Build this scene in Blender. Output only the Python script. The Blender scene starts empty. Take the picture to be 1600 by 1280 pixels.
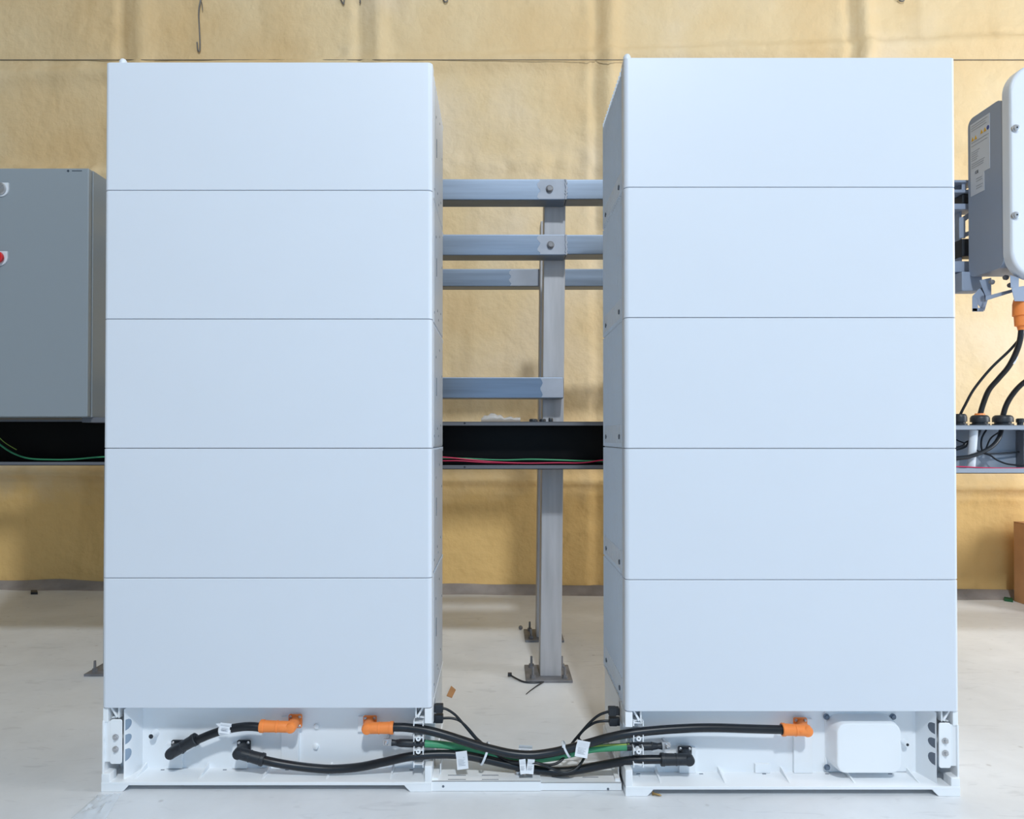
import bpy, bmesh, math, random
from mathutils import Vector, Matrix, noise
random.seed(7)
sc = bpy.context.scene
COL = sc.collection

# ------------------------------------------------------------------ camera
FPX, CX, CY, HC = 1050.0, 780.0, 672.6, 0.853
TH = math.atan(10.4 / FPX)
cam_data = bpy.data.cameras.new('camera')
cam = bpy.data.objects.new('camera', cam_data)
COL.objects.link(cam)
cam.location = (0, 0, HC)
cam.rotation_euler = (math.pi / 2 + TH, 0, 0)
cam_data.sensor_fit = 'HORIZONTAL'
cam_data.sensor_width = 36.0
cam_data.lens = FPX / 1600 * 36.0
cam_data.shift_x = (800 - CX) / 1600
cam_data.shift_y = (CY - 640) / 1600
cam_data.clip_start = 0.05
sc.camera = cam

def P(px, py, Y):
    """world point seen at pixel (px, py) of the 1600x1280 frame, at depth Y"""
    a = (px - CX) / FPX; b = (CY - py) / FPX
    d = Vector((a, math.cos(TH) - b * math.sin(TH), math.sin(TH) + b * math.cos(TH)))
    t = Y / d.y
    return Vector((d.x * t, Y, HC + d.z * t))

# ------------------------------------------------------------------ light
world = bpy.data.worlds.new('world'); sc.world = world
world.use_nodes = True
bg = world.node_tree.nodes['Background']
bg.inputs[0].default_value = (0.32, 0.62, 1.0, 1)
bg.inputs[1].default_value = 1.35

def area(name, loc, target, sx, sy, power, color):
    l = bpy.data.lights.new(name, 'AREA'); l.shape = 'RECTANGLE'
    l.size = sx; l.size_y = sy; l.energy = power; l.color = color
    o = bpy.data.objects.new(name, l); COL.objects.link(o)
    o.location = loc
    o.rotation_euler = (Vector(target) - Vector(loc)).to_track_quat('-Z', 'Y').to_euler()
    return o
area('door_daylight', (4.75, 1.15, 1.9), (0.8, 3.3, 0.7), 1.1, 2.2, 74, (1.0, 0.99, 0.98))
area('high_bay_light', (0.6, -3.0, 5.6), (0.4, 2.6, 0.4), 0.4, 0.4, 194, (0.88, 0.95, 1.0))
sc.view_settings.view_transform = 'Standard'
sc.view_settings.look = 'None'
sc.view_settings.exposure = 0.42
sc.view_settings.gamma = 1.0
sc.view_settings.use_curve_mapping = False

# ------------------------------------------------------------------ materials
def lin(c):
    r = []
    for v in c:
        v = v / 255.0
        r.append(v / 12.92 if v <= 0.04045 else ((v + 0.055) / 1.055) ** 2.4)
    return (*r, 1.0)

def mat(name, c, rough=0.5, metal=0.0, var=0.0, vscale=8.0, bump=0.0, bscale=60.0, alpha=1.0, trans=0.0, stretch=None, spec=None):
    m = bpy.data.materials.new(name); m.use_nodes = True
    nt = m.node_tree; b = nt.nodes['Principled BSDF']
    b.inputs['Base Color'].default_value = lin(c)
    b.inputs['Roughness'].default_value = rough
    b.inputs['Metallic'].default_value = metal
    if spec is not None: b.inputs['Specular IOR Level'].default_value = spec
    if alpha < 1: b.inputs['Alpha'].default_value = alpha
    if trans: b.inputs['Transmission Weight'].default_value = trans
    tc = nt.nodes.new('ShaderNodeTexCoord'); mp = nt.nodes.new('ShaderNodeMapping')
    nt.links.new(tc.outputs['Object'], mp.inputs[0])
    if stretch: mp.inputs['Scale'].default_value = stretch
    if var:
        n = nt.nodes.new('ShaderNodeTexNoise'); n.inputs['Scale'].default_value = vscale; n.inputs['Detail'].default_value = 6
        nt.links.new(mp.outputs[0], n.inputs['Vector'])
        r = nt.nodes.new('ShaderNodeValToRGB')
        l0 = lin(c)
        r.color_ramp.elements[0].position = 0.3; r.color_ramp.elements[1].position = 0.7
        r.color_ramp.elements[0].color = (*[v * (1 - var) for v in l0[:3]], 1)
        r.color_ramp.elements[1].color = (*[min(1, v * (1 + var)) for v in l0[:3]], 1)
        nt.links.new(n.outputs['Fac'], r.inputs[0]); nt.links.new(r.outputs[0], b.inputs['Base Color'])
    if bump:
        n = nt.nodes.new('ShaderNodeTexNoise'); n.inputs['Scale'].default_value = bscale; n.inputs['Detail'].default_value = 4
        nt.links.new(mp.outputs[0], n.inputs['Vector'])
        bp = nt.nodes.new('ShaderNodeBump'); bp.inputs['Strength'].default_value = bump; bp.inputs['Distance'].default_value = 0.004
        nt.links.new(n.outputs['Fac'], bp.inputs['Height']); nt.links.new(bp.outputs[0], b.inputs['Normal'])
    return m

M = {}
M['white'] = mat('white_powder_coat', (223, 228, 236), 0.42, var=0.012, vscale=3)
M['cast'] = mat('white_cast_paint', (246, 248, 250), 0.45)
M['fin'] = mat('white_fin_paint', (228, 236, 246), 0.5)
M['dark'] = mat('dark_recess', (48, 52, 58), 0.7)
M['grey_slot'] = mat('grey_recess', (104, 112, 124), 0.7)
M['pale_slot_shade'] = mat('pale_recess_shade', (150, 168, 188), 0.7)
M['black'] = mat('black_rubber', (23, 27, 33), 0.36, var=0.1)
M['black_plastic'] = mat('black_plastic', (38, 42, 48), 0.45)
M['orange'] = mat('orange_plastic', (255, 146, 70), 0.45)
M['green'] = mat('green_sheath', (70, 156, 110), 0.42)
M['yellowgreen'] = mat('yellow_stripe', (170, 196, 90), 0.45)
M['steel'] = mat('bright_screw_steel', (196, 196, 198), 0.35, 0.7)
M['galv'] = mat('galvanised_steel', (116, 128, 144), 0.42, 0.7, var=0.16, vscale=9, stretch=(0.25, 3, 5))
M['galv_post'] = mat('galvanised_post', (176, 176, 180), 0.5, 0.1, var=0.14, vscale=7, stretch=(5, 4, 0.5))
M['zinc'] = mat('zinc_paint', (166, 172, 184), 0.6, 0.2, var=0.06, vscale=20)
M['plate'] = mat('dull_plate_steel', (128, 128, 132), 0.55, 0.35, var=0.25, vscale=20)
M['cab'] = mat('grey_cabinet_paint', (146, 154, 160), 0.42, bump=0.04, bscale=400)
M['cab_side'] = M['cab']
M['trough'] = mat('grey_trough_paint', (104, 106, 112), 0.5)
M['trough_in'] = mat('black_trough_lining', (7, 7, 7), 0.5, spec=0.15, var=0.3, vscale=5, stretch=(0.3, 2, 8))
M['trough_lit'] = mat('lit_trough_paint', (150, 158, 170), 0.5)  # same grey trough paint, lightened for the brighter light at right
M['inv_grey'] = mat('inverter_grey', (148, 159, 178), 0.5, bump=0.05, bscale=500)
M['inv_white'] = mat('inverter_white', (222, 226, 232), 0.42)
M['paper'] = mat('label_paper', (238, 240, 244), 0.5)
M['inv_label'] = mat('silver_label', (206, 211, 220), 0.5)
M['ink'] = mat('label_ink', (160, 166, 176), 0.6)
M['ink_dark'] = mat('label_dark_ink', (52, 62, 74), 0.6)
M['warn'] = mat('warning_yellow', (226, 172, 30), 0.5)
M['blue'] = mat('mandatory_blue', (40, 70, 150), 0.5)
M['tie'] = mat('white_nylon', (226, 230, 236), 0.4)
M['red'] = mat('red_button', (214, 16, 24), 0.3)
M['pink'] = mat('pink_wire', (206, 38, 84), 0.4)
M['wire'] = mat('dark_thin_wire', (112, 104, 92), 0.6)
M['hang'] = mat('grey_wire', (120, 118, 116), 0.5, 0.4)
M['cardboard'] = mat('cardboard', (190, 142, 100), 0.8, var=0.08, vscale=10)
M['film'] = mat('clear_film', (236, 242, 248), 0.10, alpha=0.40)
M['film2'] = mat('clear_bag', (226, 226, 228), 0.2, alpha=0.5)
M['brass'] = mat('brass_screw', (170, 140, 92), 0.4, 0.8)
M['greenbit'] = mat('green_plastic', (28, 92, 56), 0.5)

# ------------------------------------------------------------------ mesh helpers
def origin(o):
    v = Vector((0, 0, 0))
    while o is not None:
        v += o.location; o = o.parent
    return v

class MB:
    def __init__(s): s.bm = bmesh.new(); s.wn = False
    def _bev(s, vs, w, seg=2, edges=None):
        if w <= 0: return
        s.wn = True
        es = edges if edges is not None else list({e for v in vs for e in v.link_edges})
        bmesh.ops.bevel(s.bm, geom=es, offset=w, segments=seg, affect='EDGES', profile=0.5)
    def box(s, x0, x1, y0, y1, z0, z1, bev=0.0, seg=2, axis=None):
        if x0 > x1: x0, x1 = x1, x0
        if y0 > y1: y0, y1 = y1, y0
        if z0 > z1: z0, z1 = z1, z0
        c = [s.bm.verts.new((x, y, z)) for x in (x0, x1) for y in (y0, y1) for z in (z0, z1)]
        for f in ((0,1,3,2),(4,6,7,5),(0,4,5,1),(2,3,7,6),(0,2,6,4),(1,5,7,3)):
            s.bm.faces.new([c[i] for i in f])
        if bev:
            es = {e for v in c for e in v.link_edges}
            if axis is not None:
                es = [e for e in es if abs((e.verts[0].co - e.verts[1].co).normalized()[axis]) > 0.9]
            s._bev(c, bev, seg, list(es))
        return s
    def prism(s, poly, axis, a, b, bev=0.0, seg=2):
        """poly: 2D points; axis: extrusion axis (0,1,2) from a to b"""
        def mk(p, t):
            if axis == 0: return (t, p[0], p[1])
            if axis == 1: return (p[0], t, p[1])
            return (p[0], p[1], t)
        A = [s.bm.verts.new(mk(p, a)) for p in poly]; B = [s.bm.verts.new(mk(p, b)) for p in poly]
        n = len(poly)
        s.bm.faces.new(A); s.bm.faces.new(B[::-1])
        for i in range(n): s.bm.faces.new((A[i], B[i], B[(i+1) % n], A[(i+1) % n]))
        if bev: s._bev(A + B, bev, seg)
        return s
    def hexa(s, pts, bev=0.0):
        """8 points: front quad 4 (ccw) and back quad 4"""
        v = [s.bm.verts.new(p) for p in pts]
        s.bm.faces.new(v[0:4]); s.bm.faces.new(v[4:8][::-1])
        for i in range(4): s.bm.faces.new((v[i], v[4+i], v[4+(i+1) % 4], v[(i+1) % 4]))
        if bev: s._bev(v, bev)
        return s
    def rings(s, rings, cap=True):
        R = [[s.bm.verts.new(p) for p in r] for r in rings]
        n = len(R[0])
        for a, b in zip(R, R[1:]):
            for i in range(n): s.bm.faces.new((a[i], a[(i+1) % n], b[(i+1) % n], b[i]))
        if cap:
            s.bm.faces.new(R[0][::-1]); s.bm.faces.new(R[-1])
        return s
    def lathe(s, p0, p1, prof, seg=20):
        """prof: list of (t in 0..1 along p0->p1 or metres if >1?, radius)"""
        p0 = Vector(p0); p1 = Vector(p1); d = p1 - p0; q = d.to_track_quat('Z', 'Y')
        rr = []
        for t, r in prof:
            c = p0 + d * t
            rr.append([c + q @ Vector((r * math.cos(2*math.pi*i/seg), r * math.sin(2*math.pi*i/seg), 0)) for i in range(seg)])
        return s.rings(rr)
    def cyl(s, p0, p1, r, seg=20, r2=None):
        return s.lathe(p0, p1, [(0, r), (1, r if r2 is None else r2)], seg)
    def tube(s, pts, r, seg=10):
        pts = [Vector(p) for p in pts]
        rr = []; up = Vector((0, 1, 0.01)).normalized()
        for i, p in enumerate(pts):
            t = (pts[min(i+1, len(pts)-1)] - pts[max(i-1, 0)]).normalized()
            a = up - t * up.dot(t)
            if a.length < 1e-4: a = Vector((1, 0, 0))
            a.normalize(); b = t.cross(a); up = a
            rad = r(i / (len(pts)-1)) if callable(r) else r
            rr.append([p + a * rad * math.cos(2*math.pi*k/seg) + b * rad * math.sin(2*math.pi*k/seg) for k in range(seg)])
        return s.rings(rr)
    def sphere(s, c, r, sc3=(1, 1, 1), seg=14):
        m = Matrix.Translation(Vector(c)) @ Matrix.Diagonal((r*sc3[0], r*sc3[1], r*sc3[2], 1))
        bmesh.ops.create_uvsphere(s.bm, u_segments=seg, v_segments=seg // 2 + 2, radius=1, matrix=m)
        return s
    def build(s, name, m, parent=None, world=True, smooth=35, kind=None):
        bm = s.bm
        bmesh.ops.recalc_face_normals(bm, faces=bm.faces)
        if parent is not None and world:
            off = origin(parent)
            for v in bm.verts: v.co -= off
        loc = Vector((0, 0, 0))
        if parent is None and bm.verts:
            lo = [min(v.co[k] for v in bm.verts) for k in range(3)]; hi = [max(v.co[k] for v in bm.verts) for k in range(3)]
            if kind != 'structure':
                loc = Vector(((lo[0]+hi[0])/2, (lo[1]+hi[1])/2, lo[2]))
                for v in bm.verts: v.co -= loc
        me = bpy.data.meshes.new(name); bm.to_mesh(me); bm.free()
        if smooth:
            for p in me.polygons: p.use_smooth = True
            me.set_sharp_from_angle(angle=math.radians(smooth))
        me.materials.append(m)
        o = bpy.data.objects.new(name, me); COL.objects.link(o)
        o.parent = parent; o.location = loc
        if s.wn and smooth:
            w = o.modifiers.new('weighted_normals', 'WEIGHTED_NORMAL'); w.keep_sharp = True
        if kind: o['kind'] = kind
        return o

def tag(o, label, cat=None, group=None):
    o['label'] = label
    if cat: o['category'] = cat
    if group: o['group'] = group
    return o

def thing(name, loc, label, cat, group=None):
    o = bpy.data.objects.new(name, None); COL.objects.link(o)
    o.empty_display_size = 0.05
    o.location = Vector(loc)
    return tag(o, label, cat, group)

def spline(pts, n=8):
    pts = [Vector(p) for p in pts]; out = []
    for i in range(len(pts) - 1):
        p0 = pts[max(i-1, 0)]; p1 = pts[i]; p2 = pts[i+1]; p3 = pts[min(i+2, len(pts)-1)]
        for k in range(n):
            t = k / n
            out.append(0.5 * ((2*p1) + (p2-p0)*t + (2*p0-5*p1+4*p2-p3)*t*t + (3*p1-p0-3*p2+p3)*t**3))
    out.append(pts[-1]); return out

def rrect(x0, x1, y0, y1, r, n=6):
    pts = []
    for cx, cy, a0 in ((x1-r, y1-r, 0), (x0+r, y1-r, 90), (x0+r, y0+r, 180), (x1-r, y0+r, 270)):
        for k in range(n+1):
            a = math.radians(a0 + 90*k/n); pts.append((cx + r*math.cos(a), cy + r*math.sin(a)))
    return pts

# ------------------------------------------------------------------ setting: floor, back wall
def floor_material():
    m = bpy.data.materials.new('pale_epoxy_floor'); m.use_nodes = True
    nt = m.node_tree; b = nt.nodes['Principled BSDF']; L = nt.links.new
    tc = nt.nodes.new('ShaderNodeTexCoord')
    n1 = nt.nodes.new('ShaderNodeTexNoise'); n1.inputs['Scale'].default_value = 1.6; n1.inputs['Detail'].default_value = 8; n1.inputs['Roughness'].default_value = 0.65
    L(tc.outputs['Object'], n1.inputs['Vector'])
    r1 = nt.nodes.new('ShaderNodeValToRGB')
    r1.color_ramp.elements[0].position = 0.3; r1.color_ramp.elements[0].color = lin((210, 212, 215))
    r1.color_ramp.elements[1].position = 0.65; r1.color_ramp.elements[1].color = lin((232, 234, 237))
    L(n1.outputs['Fac'], r1.inputs[0])
    mp = nt.nodes.new('ShaderNodeMapping'); mp.inputs['Scale'].default_value = (3, 11, 1); mp.inputs['Rotation'].default_value = (0, 0, 0.35)
    L(tc.outputs['Object'], mp.inputs[0])
    n2 = nt.nodes.new('ShaderNodeTexNoise'); n2.inputs['Scale'].default_value = 3.0; n2.inputs['Detail'].default_value = 10; n2.inputs['Distortion'].default_value = 1.2
    L(mp.outputs[0], n2.inputs['Vector'])
    r2 = nt.nodes.new('ShaderNodeValToRGB')
    r2.color_ramp.elements[0].position = 0.27; r2.color_ramp.elements[0].color = (0.62, 0.62, 0.63, 1)
    r2.color_ramp.elements[1].position = 0.40; r2.color_ramp.elements[1].color = (1, 1, 1, 1)
    L(n2.outputs['Fac'], r2.inputs[0])
    v = nt.nodes.new('ShaderNodeTexVoronoi'); v.inputs['Scale'].default_value = 9
    L(tc.outputs['Object'], v.inputs['Vector'])
    r3 = nt.nodes.new('ShaderNodeValToRGB')
    r3.color_ramp.elements[0].position = 0.03; r3.color_ramp.elements[0].color = (0.55, 0.52, 0.5, 1)
    r3.color_ramp.elements[1].position = 0.07; r3.color_ramp.elements[1].color = (1, 1, 1, 1)
    L(v.outputs['Distance'], r3.inputs[0])
    mx = nt.nodes.new('ShaderNodeMix'); mx.data_type = 'RGBA'; mx.blend_type = 'MULTIPLY'; mx.inputs['Factor'].default_value = 0.36
    L(r1.outputs[0], mx.inputs['A']); L(r2.outputs[0], mx.inputs['B'])
    mx2 = nt.nodes.new('ShaderNodeMix'); mx2.data_type = 'RGBA'; mx2.blend_type = 'MULTIPLY'; mx2.inputs['Factor'].default_value = 0.5
    L(mx.outputs['Result'], mx2.inputs['A']); L(r3.outputs[0], mx2.inputs['B'])
    L(mx2.outputs['Result'], b.inputs['Base Color'])
    b.inputs['Roughness'].default_value = 0.42
    bp = nt.nodes.new('ShaderNodeBump'); bp.inputs['Strength'].default_value = 0.12; bp.inputs['Distance'].default_value = 0.01
    L(n1.outputs['Fac'], bp.inputs['Height']); L(bp.outputs[0], b.inputs['Normal'])
    return m

MB().box(-5, 5, -6, 5, -0.1, 0).build('floor', floor_material(), kind='structure', smooth=0)

# the unseen hall round it: ceiling and walls, their openings shaped to steer daylight
MB().box(-5, 5, -6, 5, 6.9, 7.0).build('ceiling', mat('pale_ceiling', (206, 206, 204), 0.8), kind='structure', smooth=0)
MB().box(-5.1, -5, -6, 5, 0, 6.9).build('wall_left', mat('dark_left_wall', (128, 122, 112), 0.8), kind='structure', smooth=0)  # unseen wall, coloured dark to cut bounced light
MB().box(5, 5.1, -6, -2.4, 0, 6.9).box(5, 5.1, 0.4, 5, 0, 6.9).box(5, 5.1, -2.4, 0.4, 3.9, 6.9).build('wall_right', mat('pale_side_wall_b', (206, 200, 186), 0.8), kind='structure', smooth=0)
MB().box(-5, -1.9, -6.1, -6, 0, 6.9).box(2.2, 5, -6.1, -6, 0, 6.9).box(-1.9, 2.2, -6.1, -6, 3.6, 6.9).build('wall_front', mat('pale_front_wall', (206, 200, 186), 0.8), kind='structure', smooth=0)

WY0, WSL = 3.70, -0.044
def wall_y(x): return WY0 + WSL * x
def wx(px): # X of a pixel column where it meets the back wall
    t = (px - 780) / FPX
    return WY0 * t / (1 - WSL * t)

def wall_material():
    m = bpy.data.materials.new('sprayed_foam_wall'); m.use_nodes = True
    nt = m.node_tree; b = nt.nodes['Principled BSDF']; L = nt.links.new
    tc = nt.nodes.new('ShaderNodeTexCoord')
    n1 = nt.nodes.new('ShaderNodeTexNoise'); n1.inputs['Scale'].default_value = 1.1; n1.inputs['Detail'].default_value = 5
    L(tc.outputs['Object'], n1.inputs['Vector'])
    r1 = nt.nodes.new('ShaderNodeValToRGB'); e = r1.color_ramp.elements
    e[0].position = 0.30; e[0].color = lin((226, 191, 138))
    e[1].position = 0.72; e[1].color = lin((236, 217, 190))
    x = r1.color_ramp.elements.new(0.5); x.color = lin((232, 205, 160))
    L(n1.outputs['Fac'], r1.inputs[0])
    # ochre painted low on the wall stands in for warm bounced light
    sep = nt.nodes.new('ShaderNodeSeparateXYZ'); L(tc.outputs['Object'], sep.inputs[0])
    n3 = nt.nodes.new('ShaderNodeTexNoise'); n3.inputs['Scale'].default_value = 7; n3.inputs['Detail'].default_value = 4
    L(tc.outputs['Object'], n3.inputs['Vector'])
    ad = nt.nodes.new('ShaderNodeMath'); ad.operation = 'MULTIPLY_ADD'; ad.inputs[1].default_value = 0.25
    L(n3.outputs['Fac'], ad.inputs[0]); L(sep.outputs['Z'], ad.inputs[2])
    mr = nt.nodes.new('ShaderNodeMapRange'); mr.inputs['From Min'].default_value = 0.62; mr.inputs['From Max'].default_value = 0.86
    mr.inputs['To Min'].default_value = 1.0; mr.inputs['To Max'].default_value = 0.0
    L(ad.outputs[0], mr.inputs['Value'])
    mx = nt.nodes.new('ShaderNodeMix'); mx.data_type = 'RGBA'; mx.inputs['B'].default_value = lin((240, 198, 128))
    L(mr.outputs[0], mx.inputs['Factor']); L(r1.outputs[0], mx.inputs['A'])
    mpv = nt.nodes.new('ShaderNodeMapping'); mpv.inputs['Scale'].default_value = (1.0, 1, 0.22); L(tc.outputs['Object'], mpv.inputs[0])
    n4 = nt.nodes.new('ShaderNodeTexNoise'); n4.inputs['Scale'].default_value = 5; n4.inputs['Detail'].default_value = 6; L(mpv.outputs[0], n4.inputs['Vector'])
    r4 = nt.nodes.new('ShaderNodeValToRGB'); r4.color_ramp.elements[0].position = 0.25; r4.color_ramp.elements[0].color = (0.72, 0.68, 0.6, 1)
    r4.color_ramp.elements[1].position = 0.45; r4.color_ramp.elements[1].color = (1, 1, 1, 1); L(n4.outputs['Fac'], r4.inputs[0])
    mx2 = nt.nodes.new('ShaderNodeMix'); mx2.data_type = 'RGBA'; mx2.blend_type = 'MULTIPLY'; mx2.inputs['Factor'].default_value = 0.6
    L(mx.outputs['Result'], mx2.inputs['A']); L(r4.outputs[0], mx2.inputs['B'])
    L(mx2.outputs['Result'], b.inputs['Base Color'])
    b.inputs['Roughness'].default_value = 0.75
    n2 = nt.nodes.new('ShaderNodeTexNoise'); n2.inputs['Scale'].default_value = 22; n2.inputs['Detail'].default_value = 7
    L(tc.outputs['Object'], n2.inputs['Vector'])
    bp = nt.nodes.new('ShaderNodeBump'); bp.inputs['Strength'].default_value = 0.35; bp.inputs['Distance'].default_value = 0.02
    L(n2.outputs['Fac'], bp.inputs['Height']); L(bp.outputs[0], b.inputs['Normal'])
    return m

def zwall(py): return HC + (683 - py) * WY0 / FPX
def bumpf(d, w): return math.exp(-(d / w) ** 2)
STUDS = [(wx(187), 0.022, wx(220), 0.06, 1.0), (wx(560), 0.018, wx(590), 0.05, 0.9), (wx(932), 0.02, wx(955), 0.045, 1.0), (wx(1332), 0.03, wx(1352), 0.05, 1.3)]
def relief(x, z):
    n = noise.noise(Vector((x * 1.3, 3.1, z * 1.3)))
    n2 = noise.noise(Vector((x * 6, 7.7, z * 6)))
    n3 = noise.noise(Vector((x * 15, 1.7, z * 15)))
    d = 0.012 * n + 0.005 * n2 + 0.0025 * n3
    for gx, gw, rx, rw, k in STUDS:
        wob = 0.012 * noise.noise(Vector((x * 0.1, gx, z * 2.2)))
        fade = 1.0 if z > 2.0 else 0.5
        d += k * fade * (0.030 * bumpf(x - rx - wob, rw) - 0.016 * bumpf(x - gx - wob, gw))
        d += k * fade * 0.010 * bumpf(x - gx - 0.0 + 0.05 + wob, 0.03) * (0.6 + n3)
    zz = z + 0.02 * n + 0.006 * n2 - 0.008 * x
    d += 0.028 * bumpf(zz - zwall(90), 0.05) - 0.014 * bumpf(zz - zwall(76), 0.014) * (0.8 + n2)
    amp = 1.0 if x < -1.5 else 0.35
    d += amp * (0.030 * bumpf(zz - zwall(256), 0.05) * (1 + n3) + 0.02 * bumpf(zz - zwall(238), 0.03) * n2)
    zr = z + 0.004 * n2 + 0.012 * x
    d += 0.034 * bumpf(zr - zwall(749), 0.028) + 0.012 * bumpf(zr - zwall(768), 0.02)
    if zr < zwall(760): d -= 0.012
    d += 0.02 * bumpf(zr - zwall(600), 0.05) * (0.5 + n)
    return d
nx, nz = 460, 340
X0, X1, Z1 = -4.99, 4.99, 6.89
vs = []; fs = []
for j in range(nz + 1):
    z = Z1 * j / nz
    for i in range(nx + 1):
        x = X0 + (X1 - X0) * i / nx
        vs.append((x, wall_y(x) - relief(x, z), z))
for j in range(nz):
    for i in range(nx):
        a = j * (nx + 1) + i; fs.append((a, a + 1, a + nx + 2, a + nx + 1))
bmw = bmesh.new(); mw = bpy.data.meshes.new('t'); 
k0 = len(vs)
# back face so that the wall has thickness
vs += [(X0, wall_y(X0) + 0.2, 0), (X1, wall_y(X1) + 0.2, 0), (X1, wall_y(X1) + 0.2, Z1), (X0, wall_y(X0) + 0.2, Z1)]
fs.append((k0, k0 + 3, k0 + 2, k0 + 1))
mw.from_pydata(vs, [], fs); bmw.from_mesh(mw); bpy.data.meshes.remove(mw)
wm = MB(); wm.bm.free(); wm.bm = bmw
wm.build('wall_back', wall_material(), kind='structure', smooth=80)

# the dirty mortar strip where wall meets floor
b = MB(); prev = None; rr = []
for i in range(221):
    x = X0 + (X1 - X0) * i / 220
    h = 0.04 + 0.012 * noise.noise(Vector((x * 3, 0, 5))); w = 0.035 + 0.02 * noise.noise(Vector((x * 4, 2, 1)))
    y = wall_y(x)
    rr.append([(x, y + 0.05, 0), (x, y + 0.05, h), (x, y - 0.012, h), (x, y - 0.02 - w * 0.5, h * 0.3), (x, y - 0.03 - w, 0)])
b.rings(rr).build('baseboard_back', mat('mortar_strip', (150, 142, 138), 0.8, var=0.35, vscale=6, bump=0.5, bscale=40), kind='structure', smooth=60)

# ------------------------------------------------------------------ battery modules
W, D, H = 0.795, 0.345, 0.3128
BASEH = 0.2
LX, LY, RX, RY = -0.5596, 1.623, 0.6972, 1.603

def make_module():
    t = thing('battery_module', (0, 0, 0), '', 'battery module')
    # front cover: plan outline with rounded vertical edges, small pillow edge
    cy = 0.034; g = 0.0007; r = 0.011
    b = MB()
    plan = []
    for k in range(7):
        a = math.radians(180 + 90 * k / 6); plan.append((-W/2 + r + r*math.cos(a), r + r*math.sin(a)))
    for k in range(7):
        a = math.radians(270 + 90 * k / 6); plan.append((W/2 - r + r*math.cos(a), r + r*math.sin(a)))
    plan += [(W/2, cy), (-W/2, cy)]
    e = 0.0012
    def ring(z, ins):
        out = []
        for x, y in plan:
            out.append((x - math.copysign(ins, x), y + (ins if y < cy - 1e-6 else 0), z))
        return out
    b.rings([ring(g, e), ring(g + e, 0), ring(H - g - e, 0), ring(H - g, e)])
    b.wn = True; b.build('front_cover', M['white'], t)
    # casing
    b = MB(); b.box(-W/2 + 0.009, W/2 - 0.004, cy + 0.0005, D, 0.0006, H - 0.0006, 0.002, 1)
    case = b.build('casing', M['white'], t)
    # finned left side
    b = MB()
    b.box(-W/2 + 0.006, -W/2 + 0.0095, cy + 0.002, D - 0.001, 0.0006, H - 0.0006)
    nf = 17
    for i in range(nf):
        y = cy + 0.012 + (D - cy - 0.022) * i / (nf - 1)
        b.prism([(y - 0.0045, -0), (y + 0.0045, 0)][:0] or [(-W/2 + 0.0065, y - 0.0042), (-W/2 + 0.0005, y - 0.0012), (-W/2 + 0.0005, y + 0.0012), (-W/2 + 0.0065, y + 0.0042)], 2, 0.002, H - 0.002)
    b.box(-W/2 + 0.0012, -W/2 + 0.007, cy + 0.022, D - 0.03, 0.010, 0.060, 0.002, 1)
    b.build('cooling_fins', M['fin'], t)
    # right side: small ribs along the top, slot and screws
    b = MB()
    b.box(W/2 - 0.0045, W/2 - 0.002, cy + 0.03, D - 0.02, 0.004, H - 0.004, 0.001, 1)
    for i in range(13):
        y = cy + 0.01 + (D - cy - 0.02) * i / 12
        b.box(W/2 - 0.005, W/2 - 0.0022, y - 0.005, y + 0.005, H - 0.012, H - 0.0008)
    b.build('side_panel', M['white'], t)
    b = MB(); b.box(W/2 - 0.003, W/2 - 0.0012, 0.128, 0.136, 0.135, 0.182)
    b.build('side_slot', M['grey_slot'], t)
    for y, z in ((0.075, 0.03), (0.19, 0.03), (0.26, 0.06), (0.30, 0.20), (0.12, 0.235), (0.22, 0.265), (0.16, 0.05)):
        b = MB(); b.cyl((W/2 - 0.003, y, z), (W/2 - 0.0014, y, z), 0.0034, 10)
        b.build('screw', M['grey_slot'], t)
    for y in (0.078, 0.285):
        b = MB(); b.cyl((-W/2 + 0.003, y, 0.028), (-W/2 - 0.0012, y, 0.028), 0.0062, 12)
        b.build('side_bolt', M['grey_slot'], t)
    return t

def dup(root):
    r = root.copy(); COL.objects.link(r)
    for ch in list(root.children):
        c = ch.copy(); COL.objects.link(c); c.parent = r
        for g in list(ch.children):
            d = g.copy(); COL.objects.link(d); d.parent = c
    return r

proto = make_module(); first = True
LEVEL = ['bottom module of the %s stack, resting on the %s', 'second module up in the %s stack', 'middle module of the %s stack', 'second module from the top of the %s stack', 'topmost module of the %s stack']
STY = {'left': 'blank white battery module, ', 'right': 'blank white battery module, '}
mods = {}
for side, cx_, cy_ in (('left', LX, LY), ('right', RX, RY)):
    for k in range(5):
        o = proto if first else dup(proto); first = False
        o.location = (cx_, cy_, BASEH + H * k)
        if k == 0:
            lab = 'white battery module at the bottom of the %s stack, on its open plinth' % side
        elif k == 4:
            lab = 'white battery module topping the %s stack, %s' % (side, 'beside the grey cabinet' if side == 'left' else 'beside the wall-mounted inverter')
        else:
            lab = 'white battery module, %s of five in the %s stack' % (('', 'second from the bottom', 'middle one', 'second from the top')[k], side)
        tag(o, lab, 'battery module', 'battery modules of the %s stack' % side)
        mods[side, k] = o
for side, xo in (('left', -W/2 + 0.038), ('right', -W/2 + 0.009)):
    t = mods[side, 4]; L0 = t.location
    b = MB(); b.lathe(L0 + Vector((xo, 0.0115, H - 0.001)), L0 + Vector((xo, 0.0115, H + 0.014)), [(0, 0.0095), (0.5, 0.009), (0.85, 0.006), (1, 0.002)], 16)
    b.build('locating_pin', M['inv_white'], t)

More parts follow.
